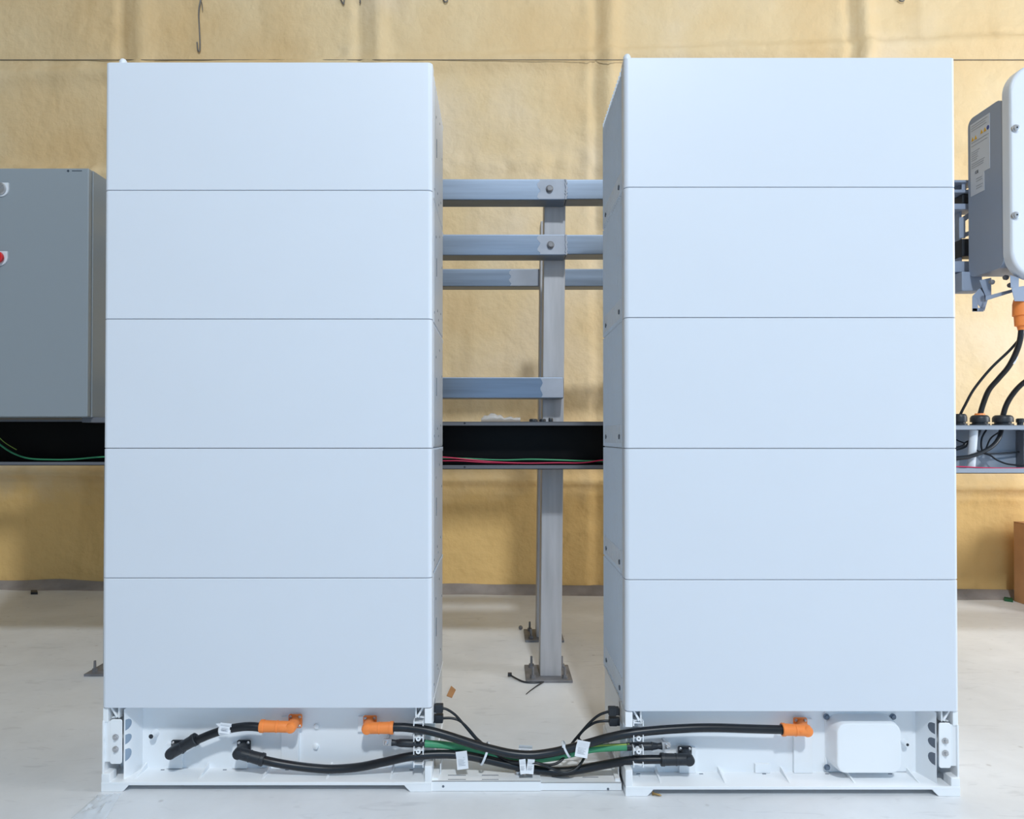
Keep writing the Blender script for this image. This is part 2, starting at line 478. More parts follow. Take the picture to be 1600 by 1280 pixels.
# ------------------------------------------------------------------ bases
def make_base(s, cx_, cy_, label):
    t = thing('battery_plinth', (cx_, cy_, 0), label, 'plinth', None)
    o3 = Vector((cx_, cy_, 0))
    def X(q): return cx_ + s * (W/2 - q)          # q = distance from the outer end
    def bx(b, q0, q1, y0, y1, z0, z1, bev=0.0, seg=2, axis=None):
        return b.box(X(q0), X(q1), cy_ + y0, cy_ + y1, z0, z1, bev, seg, axis)
    ZS = 0.0235; YB = 0.07
    b = MB()
    bx(b, 0, W, 0, D, 0.0155, ZS, 0.0015)                         # shelf and lip
    bx(b, 0, W - 0.0, YB, YB + 0.01, ZS - 0.001, 0.196)             # back panel
    bx(b, 0.004, W - 0.004, YB + 0.009, D - 0.01, ZS - 0.001, 0.192)
    bx(b, 0.001, W - 0.001, 0.045, D, 0.192, BASEH - 0.0012, 0.001, 1)    # top deck
    bx(b, 0, 0.0045, 0.004, YB + 0.01, ZS - 0.001, 0.168, 0.001)   # outer wall
    bx(b, 0, 0.013, 0.006, YB, 0.164, 0.1985, 0.002)               # outer corner post
    bx(b, 0, 0.022, 0.0, 0.03, ZS - 0.002, 0.044, 0.003)           # corner foot block
    bx(b, W - 0.0175, W, 0.001, 0.03, 0.163, 0.1985, 0.0015)        # inner corner posts
    bx(b, W - 0.0175, W, 0.001, 0.03, 0.0155, 0.062, 0.0025)
    bx(b, W - 0.006, W, 0.030, YB + 0.01, 0.150, 0.1985)
    bx(b, W - 0.006, W, 0.028, YB + 0.01, 0.0155, 0.060)
    b.build('chassis', M['cast'], t)
    for q0, y0 in ((0, 0), (W, 0), (0, D - 0.05), (W, D - 0.05)):    # feet
        sg = 1 if q0 == 0 else -1
        b = MB(); poly = [(X(q0), 0), (X(q0), 0.0165), (X(q0 + sg*0.068), 0.0165), (X(q0 + sg*0.062), 0.012), (X(q0 + sg*0.052), 0)]
        b.prism(poly, 1, cy_ + y0 + 0.0004, cy_ + y0 + 0.05, 0.0008, 1)
        b.build('foot', M['cast'], t)
    shift = -0.014 if s < 0 else 0.0
    for k in range(5):                                               # gussets on the shelf
        x = cx_ + shift + (k - 2) * 0.155
        b = MB(); b.prism([(cy_ + 0.012, ZS - 0.0005), (cy_ + YB + 0.001, ZS - 0.0005), (cy_ + YB + 0.001, ZS + 0.014), (cy_ + YB - 0.01, ZS + 0.012)], 0, x - 0.002, x + 0.002)
        b.build('gusset', M['cast'], t)
        b = MB(); xx = x - s * 0.045
        b.prism(rrect(xx - 0.005, xx + 0.005, cy_ + 0.058, cy_ + 0.061, 0.0014, 3), 2, ZS - 0.001, ZS + 0.0006)
        b.build('drain_slot', M['grey_slot'], t)
    # outer bracket plate with two bolts
    b = MB(); pts = rrect(min(X(0.018), X(0.046)), max(X(0.018), X(0.046)), 0.064, 0.171, 0.005, 4)
    b.prism(pts, 1, cy_ + 0.006, cy_ + 0.009, 0.0006, 1)
    bx(b, 0.0035, 0.019, 0.009, 0.012, 0.068, 0.166)
    bx(b, 0.0175, 0.0205, 0.0085, 0.03, 0.068, 0.166)
    br = b.build('bracket_plate', M['cast'], t)
    for z in (0.129, 0.100):
        b = MB(); c = Vector((X(0.032), cy_ + 0.006, z))
        b.lathe(c, c + Vector((0, -0.004, 0)), [(0, 0.0075), (0.5, 0.0075), (0.6, 0.0055), (1, 0.005)], 16)
        b.lathe(c + Vector((0, -0.004, 0)), c + Vector((0, -0.008, 0)), [(0, 0.0042), (1, 0.0038)], 6)
        b.build('bracket_bolt', M['steel'], br)
    # vented inner cheek behind the plate
    def cheek(q, off=0.0):  # point on slanted cheek; q from 0.048 to 0.085
        k = (q - 0.047) / 0.016
        return (X(q), cy_ + 0.014 + k * 0.055 - off)
    b = MB()
    p0 = cheek(0.047); p1 = cheek(0.063)
    b.prism([p0, p1, (p1[0], p1[1] + 0.006), (p0[0], p0[1] + 0.006)], 2, ZS - 0.0005, 0.1925)
    b.build('vent_cheek', M['cast'], t)
    for zc, hh in ((0.152, 0.013), (0.117, 0.0115), (0.079, 0.0145)):
        b = MB()
        n = 8; poly = []
        for k in range(n + 1):
            a = math.pi * k / n; poly.append((0.0484 + 0.0052 * math.sin(a) ** 0.8, zc - hh * math.cos(a)))
        A = []; B = []
        fr = [Vector((*cheek(q, 0.0012), z)) for q, z in poly]; bk = [Vector((*cheek(q, -0.002), z)) for q, z in poly]
        b.rings([fr, bk]); b.build('vent_slot', M['pale_slot_shade'] if s < 0 else M['grey_slot'], t)  # shade inside the slots painted on, paler for the left base
    # open corner struts under the deck
    for qa, qb in ((0.014, 0.034), (W - 0.020, W - 0.038)):
        b = MB(); sg = 1 if qb > qa else -1
        b.prism([(X(qa), 0.1985), (X(qa + sg*0.004), 0.1985), (X(qb), 0.176), (X(qb - sg*0.004), 0.172)], 1, cy_ + 0.012, cy_ + 0.046)
        b.prism([(X(qb), 0.1985), (X(qb + sg*0.003), 0.1985), (X(qb + sg*0.003), 0.172), (X(qb), 0.172)], 1, cy_ + 0.012, cy_ + 0.046)
        b.prism([(X(qa), 0.168), (X(qa), 0.171), (X(qb), 0.174), (X(qb), 0.171)], 1, cy_ + 0.02, cy_ + 0.046)
        b.build('corner_strut', M['cast'], t)
    # cable comb
    qa, qb = W - 0.046, W - 0.0235
    for py, hh in ((1131, 0.006), (1154, 0.0085), (1174, 0.0085), (1196, 0.006)):
        z = P(650, py, cy_ + 0.012).z
        b = MB()
        for q in (qa, qb): bx(b, q, q + 0.0022, 0.012, 0.060, z - hh, z + hh)
        bx(b, qa, qb, 0.016, 0.058, z - 0.0012, z + 0.0012)
        if hh > 0.007:
            c = Vector((X((qa + qb) / 2 + 0.001), cy_ + 0.009, z)); n = 16
            ro, ri = 0.0058, 0.0026; rings_ = []
            for yy, rad in ((0, ri), (0, ro), (0.05, ro), (0.05, ri), (0, ri)):
                rings_.append([c + Vector((rad * math.cos(2*math.pi*k/n), yy, rad * math.sin(2*math.pi*k/n))) for k in range(n)])
            b.rings(rings_, cap=False)
        b.build('cable_comb', M['cast'], t)
        b = MB(); bx(b, qa + 0.004, qb - 0.004, 0.0575, YB, z - hh, z + hh); b.build('comb_stem', M['cast'], t)
    return t, X

baseL, XL = make_base(-1, LX, LY, 'open white base under the left stack with a short looped cable inside')
baseR, XR = make_base(1, RX, RY, 'open white base under the right stack with a raised box-shaped cover')
def pad(t, x0, x1, y0, y1, Yb, depth=0.008):
    p = P(x0, y0, Yb); q = P(x1, y1, Yb)
    b = MB(); b.box(p.x, q.x, Yb - depth, Yb + 0.002, max(q.z, 0.0230), p.z, 0.0015)
    b.build('connector_pad', M['cast'], t)
YBL, YBR = LY + 0.07, RY + 0.07
pad(baseL, 441, 468, 1119, 1199, YBL); pad(baseL, 262, 287, 1160, 1199, YBL); pad(baseL, 364, 388, 1160, 1199, YBL); pad(baseL, 560, 586, 1118, 1142, YBL)
pad(baseR, 1238, 1268, 1122, 1206, YBR); pad(baseR, 1060, 1086, 1167, 1206, YBR); pad(baseR, 1178, 1202, 1192, 1206, YBR); pad(baseR, 980, 1003, 1150, 1170, YBR)

def boss(t, px, py, Yb, r, depth, hole=0.0, name='boss'):
    c = P(px, py, Yb - depth); b = MB()
    b.lathe(c + Vector((0, depth + 0.001, 0)), c, [(0, r * 1.5), (0.3, r * 1.1), (0.92, r), (1, r * 0.85)], 18)
    o = b.build(name, M['cast'], t)
    if hole:
        b = MB(); b.cyl(c + Vector((0, 0.002, 0)), c + Vector((0, -0.0006, 0)), hole, 14); b.build('boss_hole', M['dark'], o)
boss(baseL, 236, 1151, YBL, 0.0078, 0.02, 0.0056)
boss(baseR, 1418, 1164, YBR, 0.0066, 0.02, 0.0034)
boss(baseL, 494, 1136, YBL, 0.006, 0.006); boss(baseL, 493, 1168, YBL, 0.006, 0.006)

# raised box cover on the right base
b = MB()
f0 = P(1309, 1132, RY + 0.022); f1 = P(1407, 1208, RY + 0.022)
bk = (f0.x - 0.008, f1.x + 0.010, f1.z - 0.006, f0.z + 0.008)
def rr3(x0, x1, z0, z1, r, y): return [(x, y, z) for x, z in rrect(x0, x1, z0, z1, r, 6)]
zb = max(f1.z, 0.030)
b.rings([rr3(bk[0], bk[1], max(bk[2], 0.026), bk[3], 0.03, YBR - 0.003), rr3(f0.x - 0.004, f1.x + 0.003, zb - 0.002, f0.z + 0.003, 0.024, RY + 0.027),
         rr3(f0.x - 0.001, f1.x + 0.001, zb, f0.z + 0.001, 0.022, RY + 0.0225), rr3(f0.x + 0.003, f1.x - 0.003, zb + 0.003, f0.z - 0.003, 0.02, RY + 0.021)])
b.prism(rrect(P(1283, 0, YBR).x, P(1417, 0, YBR).x, 0.026, 0.189, 0.008, 4), 1, YBR - 0.004, YBR + 0.001, 0.0008, 1)
cov = b.build('box_cover', M['cast'], baseR)
for px, py in ((1291, 1120), (1395, 1120), (1292, 1199)):
    c = P(px, py, YBR - 0.005); b = MB()
    b.lathe(c, c + Vector((0, -0.006, 0)), [(0, 0.0075), (0.3, 0.0075), (0.4, 0.0055), (1, 0.005)], 14)
    b.build('cover_bolt', M['galv'], cov)

# sheet metal link between the bases
lk = thing('base_link', (P(822, 1238, 1.64).x, 1.68, 0), 'telescoping white sheet metal link on the floor between the two bases', 'link plate')
def linkpiece(x0, x1, ztop, y0, depth, th, name):
    b = MB()
    b.box(x0, x1, y0, y0 + 0.002, 0.0008 if name != 'sliding_plate' else 0.0012, ztop)
    b.box(x0, x1, y0, y0 + depth, ztop - 0.002, ztop, 0.0006, 1)
    b.box(x0, x1, y0 + depth - 0.002, y0 + depth, 0.001, ztop)
    return b.build(name, M['cast'], lk)
xa, xm, xb = P(673, 1230, 1.63).x, P(845, 1230, 1.63).x, P(971, 1230, 1.63).x
pA = linkpiece(xa, xm, 0.0245, 1.626, 0.12, 0.002, 'outer_plate')
pB = linkpiece(xm - 0.06, xb, 0.0195, 1.6285, 0.112, 0.002, 'sliding_plate')
for px0, px1, py, par, zt in ((700, 728, 1209, pA, 0.0245), (753, 779, 1209, pA, 0.0245), (700, 728, 1215.5, pA, 0.0245), (753, 779, 1215.5, pA, 0.0245), (862, 889, 1211, pB, 0.0195), (910, 935, 1212, pB, 0.0195)):
    Y = FPX * (HC - zt) / (py - 683); a = P(px0, py, Y); c = P(px1, py, Y)
    b = MB(); b.box(a.x, c.x, Y - 0.0012, Y + 0.0012, zt - 0.0015, zt + 0.0003); b.build('slot', M['grey_slot'], par)
for px, py, par, Y in ((692.5, 1229, pA, 1.626), (950, 1233, pB, 1.6285)):
    c = P(px, py, Y); b = MB(); b.cyl(c + Vector((0, 0.001, 0)), c + Vector((0, -0.0006, 0)), 0.003, 10); b.build('rivet_hole', M['grey_slot'], par)
c = P(809, 1217, 1.66); c.z = 0.0245
b = MB(); b.lathe(c, c + Vector((0, 0, 0.008)), [(0, 0.008), (0.3, 0.008), (0.4, 0.006), (1, 0.0055)], 14); b.build('link_bolt', M['steel'], pA)
b = MB()
b.box(xa + 0.002, xa + 0.018, 1.634, 1.70, 0.0245, 0.028); b.box(xa + 0.001, xa + 0.003, 1.64, 1.71, 0.0245, 0.055)
b.box(xa + 0.02, xa + 0.022, 1.66, 1.71, 0.0245, 0.05); b.build('end_tab', M['cast'], lk)
b = MB(); b.box(xb - 0.014, xb - 0.002, 1.636, 1.70, 0.0195, 0.026); b.box(xb - 0.004, xb - 0.002, 1.65, 1.71, 0.0195, 0.055); b.build('end_tab', M['cast'], lk)

# ------------------------------------------------------------------ cables and plugs
def connector(t, base_px, ang, L, Yb, Yf, color, r=0.0135, flange=0.0335, npx=None):
    """elbow plug: flange on the back panel, neck forward, barrel along ang (deg, screen plane)"""
    c = P(base_px[0], base_px[1], Yf)                       # elbow centre in front
    d = Vector((math.cos(math.radians(ang)), 0, math.sin(math.radians(ang))))
    m = M[color]
    h = flange / 2
    b = MB()
    b.prism(rrect(c.x - h, c.x + h, c.z - h, c.z + h, 0.004, 4), 1, Yb - 0.0165, Yb - 0.0118, 0.0006, 1)
    b.cyl(Vector((c.x, Yb - 0.014, c.z)), Vector((c.x, Yf, c.z)), r * 0.96, 20)
    fl = b.build('flange', m, t)
    for sx in (-1, 1):
        for sz in (-1, 1):
            q = Vector((c.x + sx * (h - 0.0055), Yb - 0.0163, c.z + sz * (h - 0.0055)))
            b = MB(); b.lathe(q, q + Vector((0, -0.003, 0)), [(0, 0.0038), (0.6, 0.0036), (1, 0.0022)], 10); b.build('flange_screw', M['steel'], fl)
    b = MB()
    st = c - d * (r * 0.75)
    tot = L + r * 0.75
    def f(x): return (x + r * 0.75) / tot
    prof = [(0, r * 0.62), (f(-r*0.55), r * 0.9), (f(-r*0.1), r), (f(L*0.42), r), (f(L*0.43), r * 1.06), (f(L*0.47), r * 1.06), (f(L*0.48), r * 1.0), (f(L*0.86), r * 1.05), (f(L*0.87), r * 1.14), (f(L*0.98), r * 1.14), (f(L), r * 1.02)]
    b.lathe(st, st + d * tot, prof, 24)
    b.lathe(c + Vector((0, 0.004, 0)), c + Vector((0, -r * 0.98, 0)), [(0, r), (0.7, r * 0.96), (0.92, r * 0.8), (1, r * 0.5)], 20)
    u = d.cross(Vector((0, 1, 0)))
    k = c + d * (L * 0.45) + Vector((0, -r, 0))
    br = b.build('barrel', m, t)
    b = MB(); q = c + d * (L * 0.30) + Vector((0, -r * 0.97, 0))
    b.box(q.x - 0.003, q.x + 0.003, q.y - 0.0012, q.y + 0.002, q.z - 0.0025, q.z + 0.0025, 0.0008); b.build('latch', m, br)
    b = MB(); e = c + d * (L - 0.001); b.cyl(e, e + d * 0.0018, r * 0.9, 18); b.build('cable_seal', M['black'], br)
    return c, d, c + d * L

def label_flag(t, px, py, w, h, Y, tilt=0.0, wrap=0.0, rows=5):
    c = P(px, py, Y); k = Y / FPX
    q = Matrix.Rotation(math.radians(-tilt), 3, 'Y')
    def pt(u, v, o): return c + q @ Vector((u * w * k / 2, o, v * h * k / 2))
    b = MB(); nn = 5; fr = []; bkk = []
    rr = []
    for j in range(nn + 1):
        v = 1 - 2 * j / nn; cur = 0.003 * math.sin(j * 0.9) * (1 if j > 1 else 0)
        rr.append([pt(-1, v, cur), pt(1, v, cur + 0.001), pt(1, v, cur + 0.0016), pt(-1, v, cur + 0.0006)])
    b.rings(rr); lab = b.build('cable_label', M['paper'], t)
    b = MB()
    for i in range(rows):
        v = 0.1 - 0.17 * i
        a0 = pt(-0.7, v, -0.0016); a1 = pt(0.55 - 0.25 * (i % 2), v, -0.0016)
        b.tube([a0, a1], 0.0004, 4)
    b.build('printed_line', M['ink'], lab)
    return lab

def cable(t, pts, r, m, name='cable_jacket', seg=12, n=8):
    return MB().tube(spline([P(*p) for p in pts], n), r, seg).build(name, m, t, smooth=60)

# A: short cable in the left base
YF = LY + 0.022
tA = thing('power_cable', P(352, 1195, 1.66), 'short black power cable arching inside the left base, orange plug to black plug', 'power cable')
oA = connector(tA, (455, 1136), 178.5, 0.076, YBL, YF, 'orange')
bA = connector(tA, (268, 1177), 30, 0.070, YBL, YF, 'black_plastic')
cable(tA, [(407, 1137, YF), (395, 1135.5, YF), (378, 1136, YF), (352, 1140.5, YF), (330, 1147.5, YF), (312, 1155, YF), (304, 1158.5, YF)], 0.0102, M['black'])
lab = label_flag(tA, 352, 1138, 17, 15, YF - 0.0115, -8); 
b = MB(); a = P(342, 1136, YF); b.cyl(P(344, 1142.5, YF), P(362, 1138.5, YF), 0.0108, 16); b.build('label_sleeve', M['paper'], tA)
b = MB(); b.hexa([P(337, 1131, YF + .004), P(352, 1130, YF + .002), P(356, 1138, YF - .009), P(345, 1139, YF - .009), P(337, 1131, YF + .005), P(352, 1130, YF + .003), P(356, 1138, YF - .008), P(345, 1139, YF - .008)]); b.build('label_tail', M['paper'], tA)

# B: long lower black cable
tB = thing('power_cable', P(740, 1240, 1.66), 'long lower black power cable sagging between the bases, black plugs at both ends', 'power cable')
connector(tB, (373, 1177), -15, 0.064, YBL, YF, 'black_plastic')
YFR = RY + 0.022
connector(tB, (1076, 1187), 180, 0.068, YBR, YFR, 'black_plastic')
cable(tB, [(410, 1187.5, YF), (430, 1192, YF), (460, 1197, YF + .005), (490, 1200.5, YF + .008), (520, 1202, YF + .01), (560, 1199, YF + .01), (600, 1191, YF + .005), (640, 1182.5, YF), (680, 1179, 1.65), (720, 1180, 1.655), (760, 1187, 1.66), (800, 1196, 1.66), (840, 1203, 1.66), (870, 1205.5, 1.658), (900, 1203.5, 1.655), (940, 1196, 1.648), (980, 1189, 1.635), (1010, 1187, 1.628), (1038, 1187, YFR)], 0.0102, M['black'])
label_flag(tB, 722, 1188, 17.5, 27, 1.642, 6)

# C: upper black cable with orange plugs
tC = thing('power_cable', P(900, 1240, 1.64), 'long upper black power cable between the bases, orange plugs at both ends', 'power cable')
connector(tC, (574, 1138), 1, 0.064, YBL, YF, 'orange')
connector(tC, (1260, 1141.5), 178, 0.060, YBR, YFR, 'orange')
cable(tC, [(611, 1136.5, YF), (625, 1136.5, YF), (640, 1137.5, YF), (670, 1142, 1.642), (700, 1150, 1.64), (740, 1163, 1.64), (770, 1171.5, 1.64), (800, 1178, 1.64), (830, 1180, 1.64), (860, 1176.5, 1.64), (885, 1171, 1.638), (920, 1161.5, 1.635), (950, 1153, 1.63), (985, 1146, 1.625), (1030, 1141, YFR), (1080, 1138, YFR), (1120, 1137.5, YFR), (1170, 1139, YFR), (1226, 1140.5, YFR)], 0.0102, M['black'])
label_flag(tC, 821, 1172, 21, 14, 1.668, -4, rows=3)

# D: green earth cable with lugs
tD = thing('earth_cable', P(822, 1240, 1.67), 'green and yellow earth cable with black sleeves and bolted lugs between the bases', 'earth cable')
gY = 1.652
gpts = [(662, 1162, gY), (700, 1165, 1.66), (730, 1171.5, 1.668), (760, 1179, 1.670), (800, 1186.5, 1.668), (830, 1187.5, 1.665), (870, 1182.5, 1.66), (900, 1176, 1.655), (930, 1170, 1.65), (983, 1167, 1.638)]
cable(tD, gpts, 0.0088, M['green'])
b = MB(); path = spline([P(*p) for p in gpts], 8)
b.tube([p + Vector((0, -0.0035, 0.0072)) for p in path[54:]], 0.0022, 6); b.build('yellow_stripe', M['yellowgreen'], tD)
b = MB(); b.tube(spline([P(x, y, gY + (0.004 if x < 625 else 0)) for x, y in ((612, 1160.5), (618, 1160.8), (623, 1161), (630, 1161.3), (650, 1161.8), (664, 1162))], 4), lambda t: 0.0094 if t > 0.45 else (0.0068 + 0.0022 * abs(t - 0.18) / 0.27 if t < 0.45 else 0.009), 14)
b.build('heat_shrink', M['black_plastic'], tD)
b = MB(); b.tube(spline([P(x, y, 1.638) for x, y in ((979, 1167), (1000, 1166.6), (1014, 1166.3), (1018, 1166.2), (1026, 1166), (1034, 1165.8))], 4), lambda t: 0.0094 if t < 0.6 else 0.0068 + 0.002 * abs(t - 0.85) / 0.15, 14)
b.build('heat_shrink', M['black_plastic'], tD)
for (px, py, Y, sg) in ((604, 1160, gY + 0.004, -1), (1042, 1165, 1.638, 1)):
    c = P(px, py, Y); b = MB()
    b.box(c.x - sg * 0.014, c.x + sg * 0.0085, Y - 0.0015, Y + 0.0015, c.z - 0.0085, c.z + 0.0085, 0.003, 2, 1)
    lug = b.build('lug', M['steel'], tD)
    b = MB(); b.lathe(c + Vector((0, -0.001, 0)), c + Vector((0, -0.009, 0)), [(0, 0.0072), (0.25, 0.0072), (0.3, 0.0056), (0.7, 0.0054), (1, 0.003)], 6)
    b.cyl(c + Vector((0, 0.001, 0)), c + Vector((0, 0.045, 0)), 0.004, 10)
    b.build('lug_bolt', M['steel'], lug)
label_flag(tD, 910, 1170.5, 20, 25, 1.622, -12)

# E, F: thin signal cables with square plugs
def plug(t, px, py, sg, Y):
    c = P(px, py, Y); b = MB()
    b.box(c.x - 0.006, c.x + 0.0135, Y - 0.009, Y + 0.009, c.z - 0.0098, c.z + 0.0098, 0.002) if sg > 0 else b.box(c.x - 0.0135, c.x + 0.006, Y - 0.009, Y + 0.009, c.z - 0.0098, c.z + 0.0098, 0.002)
    pl = b.build('plug', M['black_plastic'], t)
    b = MB()
    b.box(c.x - sg * 0.0125, c.x - sg * 0.005, Y - 0.008, Y + 0.008, c.z - 0.0088, c.z + 0.0088, 0.001)
    b.build('plug_nose', M['black'], pl)
tE = thing('signal_cable', P(800, 1240, 1.66), 'thin black signal cable plugged in the upper side sockets of both bases', 'signal cable', None)
plug(tE, 684, 1106.5, 1, 1.68); plug(tE, 959, 1111, -1, 1.66)
cable(tE, [(690, 1106.5, 1.68), (699, 1109, 1.68), (712, 1118, 1.678), (726, 1134, 1.675), (742, 1153, 1.672), (757, 1166, 1.668), (777, 1181, 1.665), (800, 1190, 1.648), (830, 1191, 1.640), (855, 1195.5, 1.64), (872, 1192, 1.645), (884, 1180, 1.655), (893, 1163, 1.664), (906, 1147, 1.664), (922, 1129, 1.664), (937, 1117, 1.662), (953, 1111.5, 1.66)], 0.0033, M['black'], seg=8)
label_flag(tE, 829, 1198, 11, 22, 1.632, -6, rows=4)
tF = thing('signal_cable', P(830, 1240, 1.66), 'thin black signal cable plugged in the lower side sockets, with a slack loop at right', 'signal cable', None)
plug(tF, 684, 1122.5, 1, 1.68); plug(tF, 960, 1127, -1, 1.66)
cable(tF, [(690, 1122.5, 1.68), (706, 1122.5, 1.68), (719, 1127, 1.678), (732, 1139, 1.675), (745, 1154, 1.674), (760, 1167, 1.674), (780, 1184, 1.668), (802, 1192, 1.652), (835, 1192, 1.636), (858, 1199, 1.634), (878, 1206.5, 1.632), (894, 1205, 1.632), (906, 1195, 1.640), (914, 1180, 1.662), (912, 1163, 1.668), (904, 1153, 1.668), (912, 1141, 1.668), (928, 1130, 1.664), (942, 1127, 1.66), (955, 1127, 1.66)], 0.0033, M['black'], seg=8)
label_flag(tF, 817, 1198, 10, 22, 1.630, 5, rows=4)

def cable_tie(px, py, a, bdep, tilt, Y, label):
    t = thing('cable_tie', P(px, py + a, Y), label, 'cable tie', 'white cable ties on the cable bundle')
    c = P(px, py, Y); k = Y / FPX; d = Vector((math.sin(math.radians(tilt)), 0, math.cos(math.radians(tilt)))); w = Vector((d.z, 0, -d.x))
    b = MB(); rr = []
    n = 28
    for i in range(n + 1):
        an = 2 * math.pi * i / n
        e = d * (a * k * math.cos(an)) + Vector((0, bdep * math.sin(an), 0))
        nrm = (d * math.cos(an) / (a * k) + Vector((0, math.sin(an) / bdep, 0))).normalized()
        p = c + e
        rr.append([p - w * 0.0026, p + w * 0.0026, p + w * 0.0026 + nrm * 0.0014, p - w * 0.0026 + nrm * 0.0014])
    b.rings(rr, cap=False); b.build('strap', M['tie'], t)
    h = c + d * (a * k * 0.82) + Vector((0, -bdep * 0.6, 0)); b = MB(); b.box(h.x - 0.004, h.x + 0.004, h.y - 0.004, h.y + 0.002, h.z - 0.0035, h.z + 0.0035, 0.001); b.build('locking_head', M['tie'], t)
cable_tie(757.5, 1177.5, 17, 0.026, 22, 1.656, 'white cable tie left of the bundle sag, round both black power cables')
cable_tie(884.5, 1170.5, 12, 0.022, -28, 1.648, 'white cable tie right of the sag, round upper black and green cables')

# ------------------------------------------------------------------ steel support frame behind
fr = thing('support_frame', (0.19, 2.6, 0), 'galvanised steel tube support frame bolted to the floor behind the stacks', 'support frame')
def post(b0, t0, w, d):
    """leaning square tube from bottom centre b0 to top centre t0"""
    b = MB(); h = w / 2; e = d / 2
    b.hexa([(b0[0]-h, b0[1]-e, b0[2]), (b0[0]+h, b0[1]-e, b0[2]), (b0[0]+h, b0[1]+e, b0[2]), (b0[0]-h, b0[1]+e, b0[2]),
            (t0[0]-h, t0[1]-e, t0[2]), (t0[0]+h, t0[1]-e, t0[2]), (t0[0]+h, t0[1]+e, t0[2]), (t0[0]-h, t0[1]+e, t0[2])], 0.004)
    return b.build('post', M['galv_post'], fr)
def base_plate(x, y, s=0.162):
    b = MB(); b.box(x - s/2, x + s/2, y - s/2, y + s/2, 0.0, 0.009, 0.001, 1); pl = b.build('base_plate', M['plate'], fr)
    for sx in (-1, 1):
        for sy in (-1, 1):
            c = Vector((x + sx * 0.056, y + sy * 0.056, 0.0085)); b = MB()
            b.lathe(c, c + Vector((0, 0, 0.012)), [(0, 0.012), (0.2, 0.012), (0.22, 0.0095), (1, 0.0095)], 6)
            b.cyl(c + Vector((0, 0, 0.011)), c + Vector((0, 0, 0.04)), 0.0048, 10, 0.004); b.build('anchor_bolt', M['plate'], pl)
PF = 2.38; PW = 0.076
tp = P(867.5, 318, PF); bt = P(860.5, 1060, PF)
post((bt.x, PF + 0.04, 0.008), (tp.x, PF + 0.04, P(867, 290, PF).z), PW, 0.08)
base_plate(P(858.5, 1066, 2.338).x, 2.338 + 0.081)
RF = 2.84
bt2 = P(838 + 14, 1000, RF); tp2 = P(845 + 14, 345, RF)
post((bt2.x, RF + 0.04, 0.008), (tp2.x, RF + 0.04, tp2.z), PW, 0.08)
base_plate(P(851, 1003, 2.80).x, 2.80 + 0.081)
for x in (-1.398, 1.46):
    for y, zt in ((2.481, 1.72), (2.88, 1.80)):
        post((x, y, 0.008), (x, y, zt), PW, 0.08); base_plate(x, y)
FY = 2.304
def rail(px0, px1, y0, y1, Y, name='rail', x0=None, x1=None, m='galv', d=0.074):
    a = P(px0, y0, Y); c = P(px1, y1, Y)
    b = MB(); b.box(a.x if x0 is None else x0, c.x if x1 is None else x1, Y, Y + d, c.z, a.z, 0.004); return b.build(name, M[m], fr)
for y0, y1, y2, bx_, by_ in ((279.5, 312.5, 311.5, 858.5, 295.5), (366, 399, 397.5, 860, 383)):
    r1 = rail(0, 884, y0, y1, FY, x0=-2.3)
    r2 = rail(884.3, 0, y0 + 0.5, y2, FY + 0.004, x1=1.52)
    # zinc paint patch with ragged edge, weld bead, bolt
    b = MB(); poly = []
    n = 10
    for k in range(n + 1):
        py = y1 - 1.5 + (y0 + 1.5 - y1 + 1.5) * k / n; p = P(842 + 2.5 * math.sin(k * 1.1 + y0) + random.uniform(-1, 1), py, FY); poly.append((p.x, p.z))
    p = P(883, y0 + 1.5, FY); poly.append((p.x, p.z)); p = P(883, y1 - 1.5, FY); poly.append((p.x, p.z))
    b.prism(poly, 1, FY - 0.0006, FY + 0.001); b.build('zinc_patch', M['zinc'], r1, smooth=0)
    b = MB(); pts = [P(884.3 + random.uniform(-1, 1), y0 + 1 + (y1 - y0 - 2) * k / 14, FY - 0.0005) for k in range(15)]
    b.tube(pts, lambda t: 0.004 + 0.0012 * math.sin(t * 44), 8); b.build('weld_bead', M['zinc'], r1)
    b = MB(); c = P(bx_, by_, FY); b.lathe(c, c + Vector((0, -0.012, 0)), [(0, 0.0135), (0.15, 0.0135), (0.2, 0.0105), (0.85, 0.0105), (1, 0.008)], 12); b.build('rail_bolt', M['plate'], r1)
r4 = rail(0, 881, 589.5, 622.5, FY, x0=-1.44, m='galv')
b = MB(); poly = []
for k in range(9):
    p = P(846 + 2 * math.sin(k * 1.3), 621 - 30 * k / 8, FY); poly.append((p.x, p.z))
p = P(880, 591, FY); poly.append((p.x, p.z)); p = P(880, 621, FY); poly.append((p.x, p.z))
b.prism(poly, 1, FY - 0.0006, FY + 0.001); b.build('zinc_patch', M['zinc'], r4, smooth=0)
r3 = rail(0, 0, 420, 447.5, RF + 0.08, x0=-1.44, x1=1.5)
b = MB(); poly = []
for k in range(9):
    p = P(797 + 2 * math.sin(k * 1.7), 446.5 - 25 * k / 8, RF + 0.08); poly.append((p.x, p.z))
p = P(842, 421, RF + 0.08); poly.append((p.x, p.z)); p = P(842, 446.5, RF + 0.08); poly.append((p.x, p.z))
b.prism(poly, 1, RF + 0.08 - 0.0006, RF + 0.081); b.build('zinc_patch', M['zinc'], r3, smooth=0)
# cross members joining front and rear posts, hidden behind the stacks and on the tube line
for x in (-1.398, 1.46):
    b = MB(); b.box(x - 0.03, x + 0.03, 2.52, 2.84, 1.60, 1.66, 0.003); b.build('cross_member', M['galv'], fr)

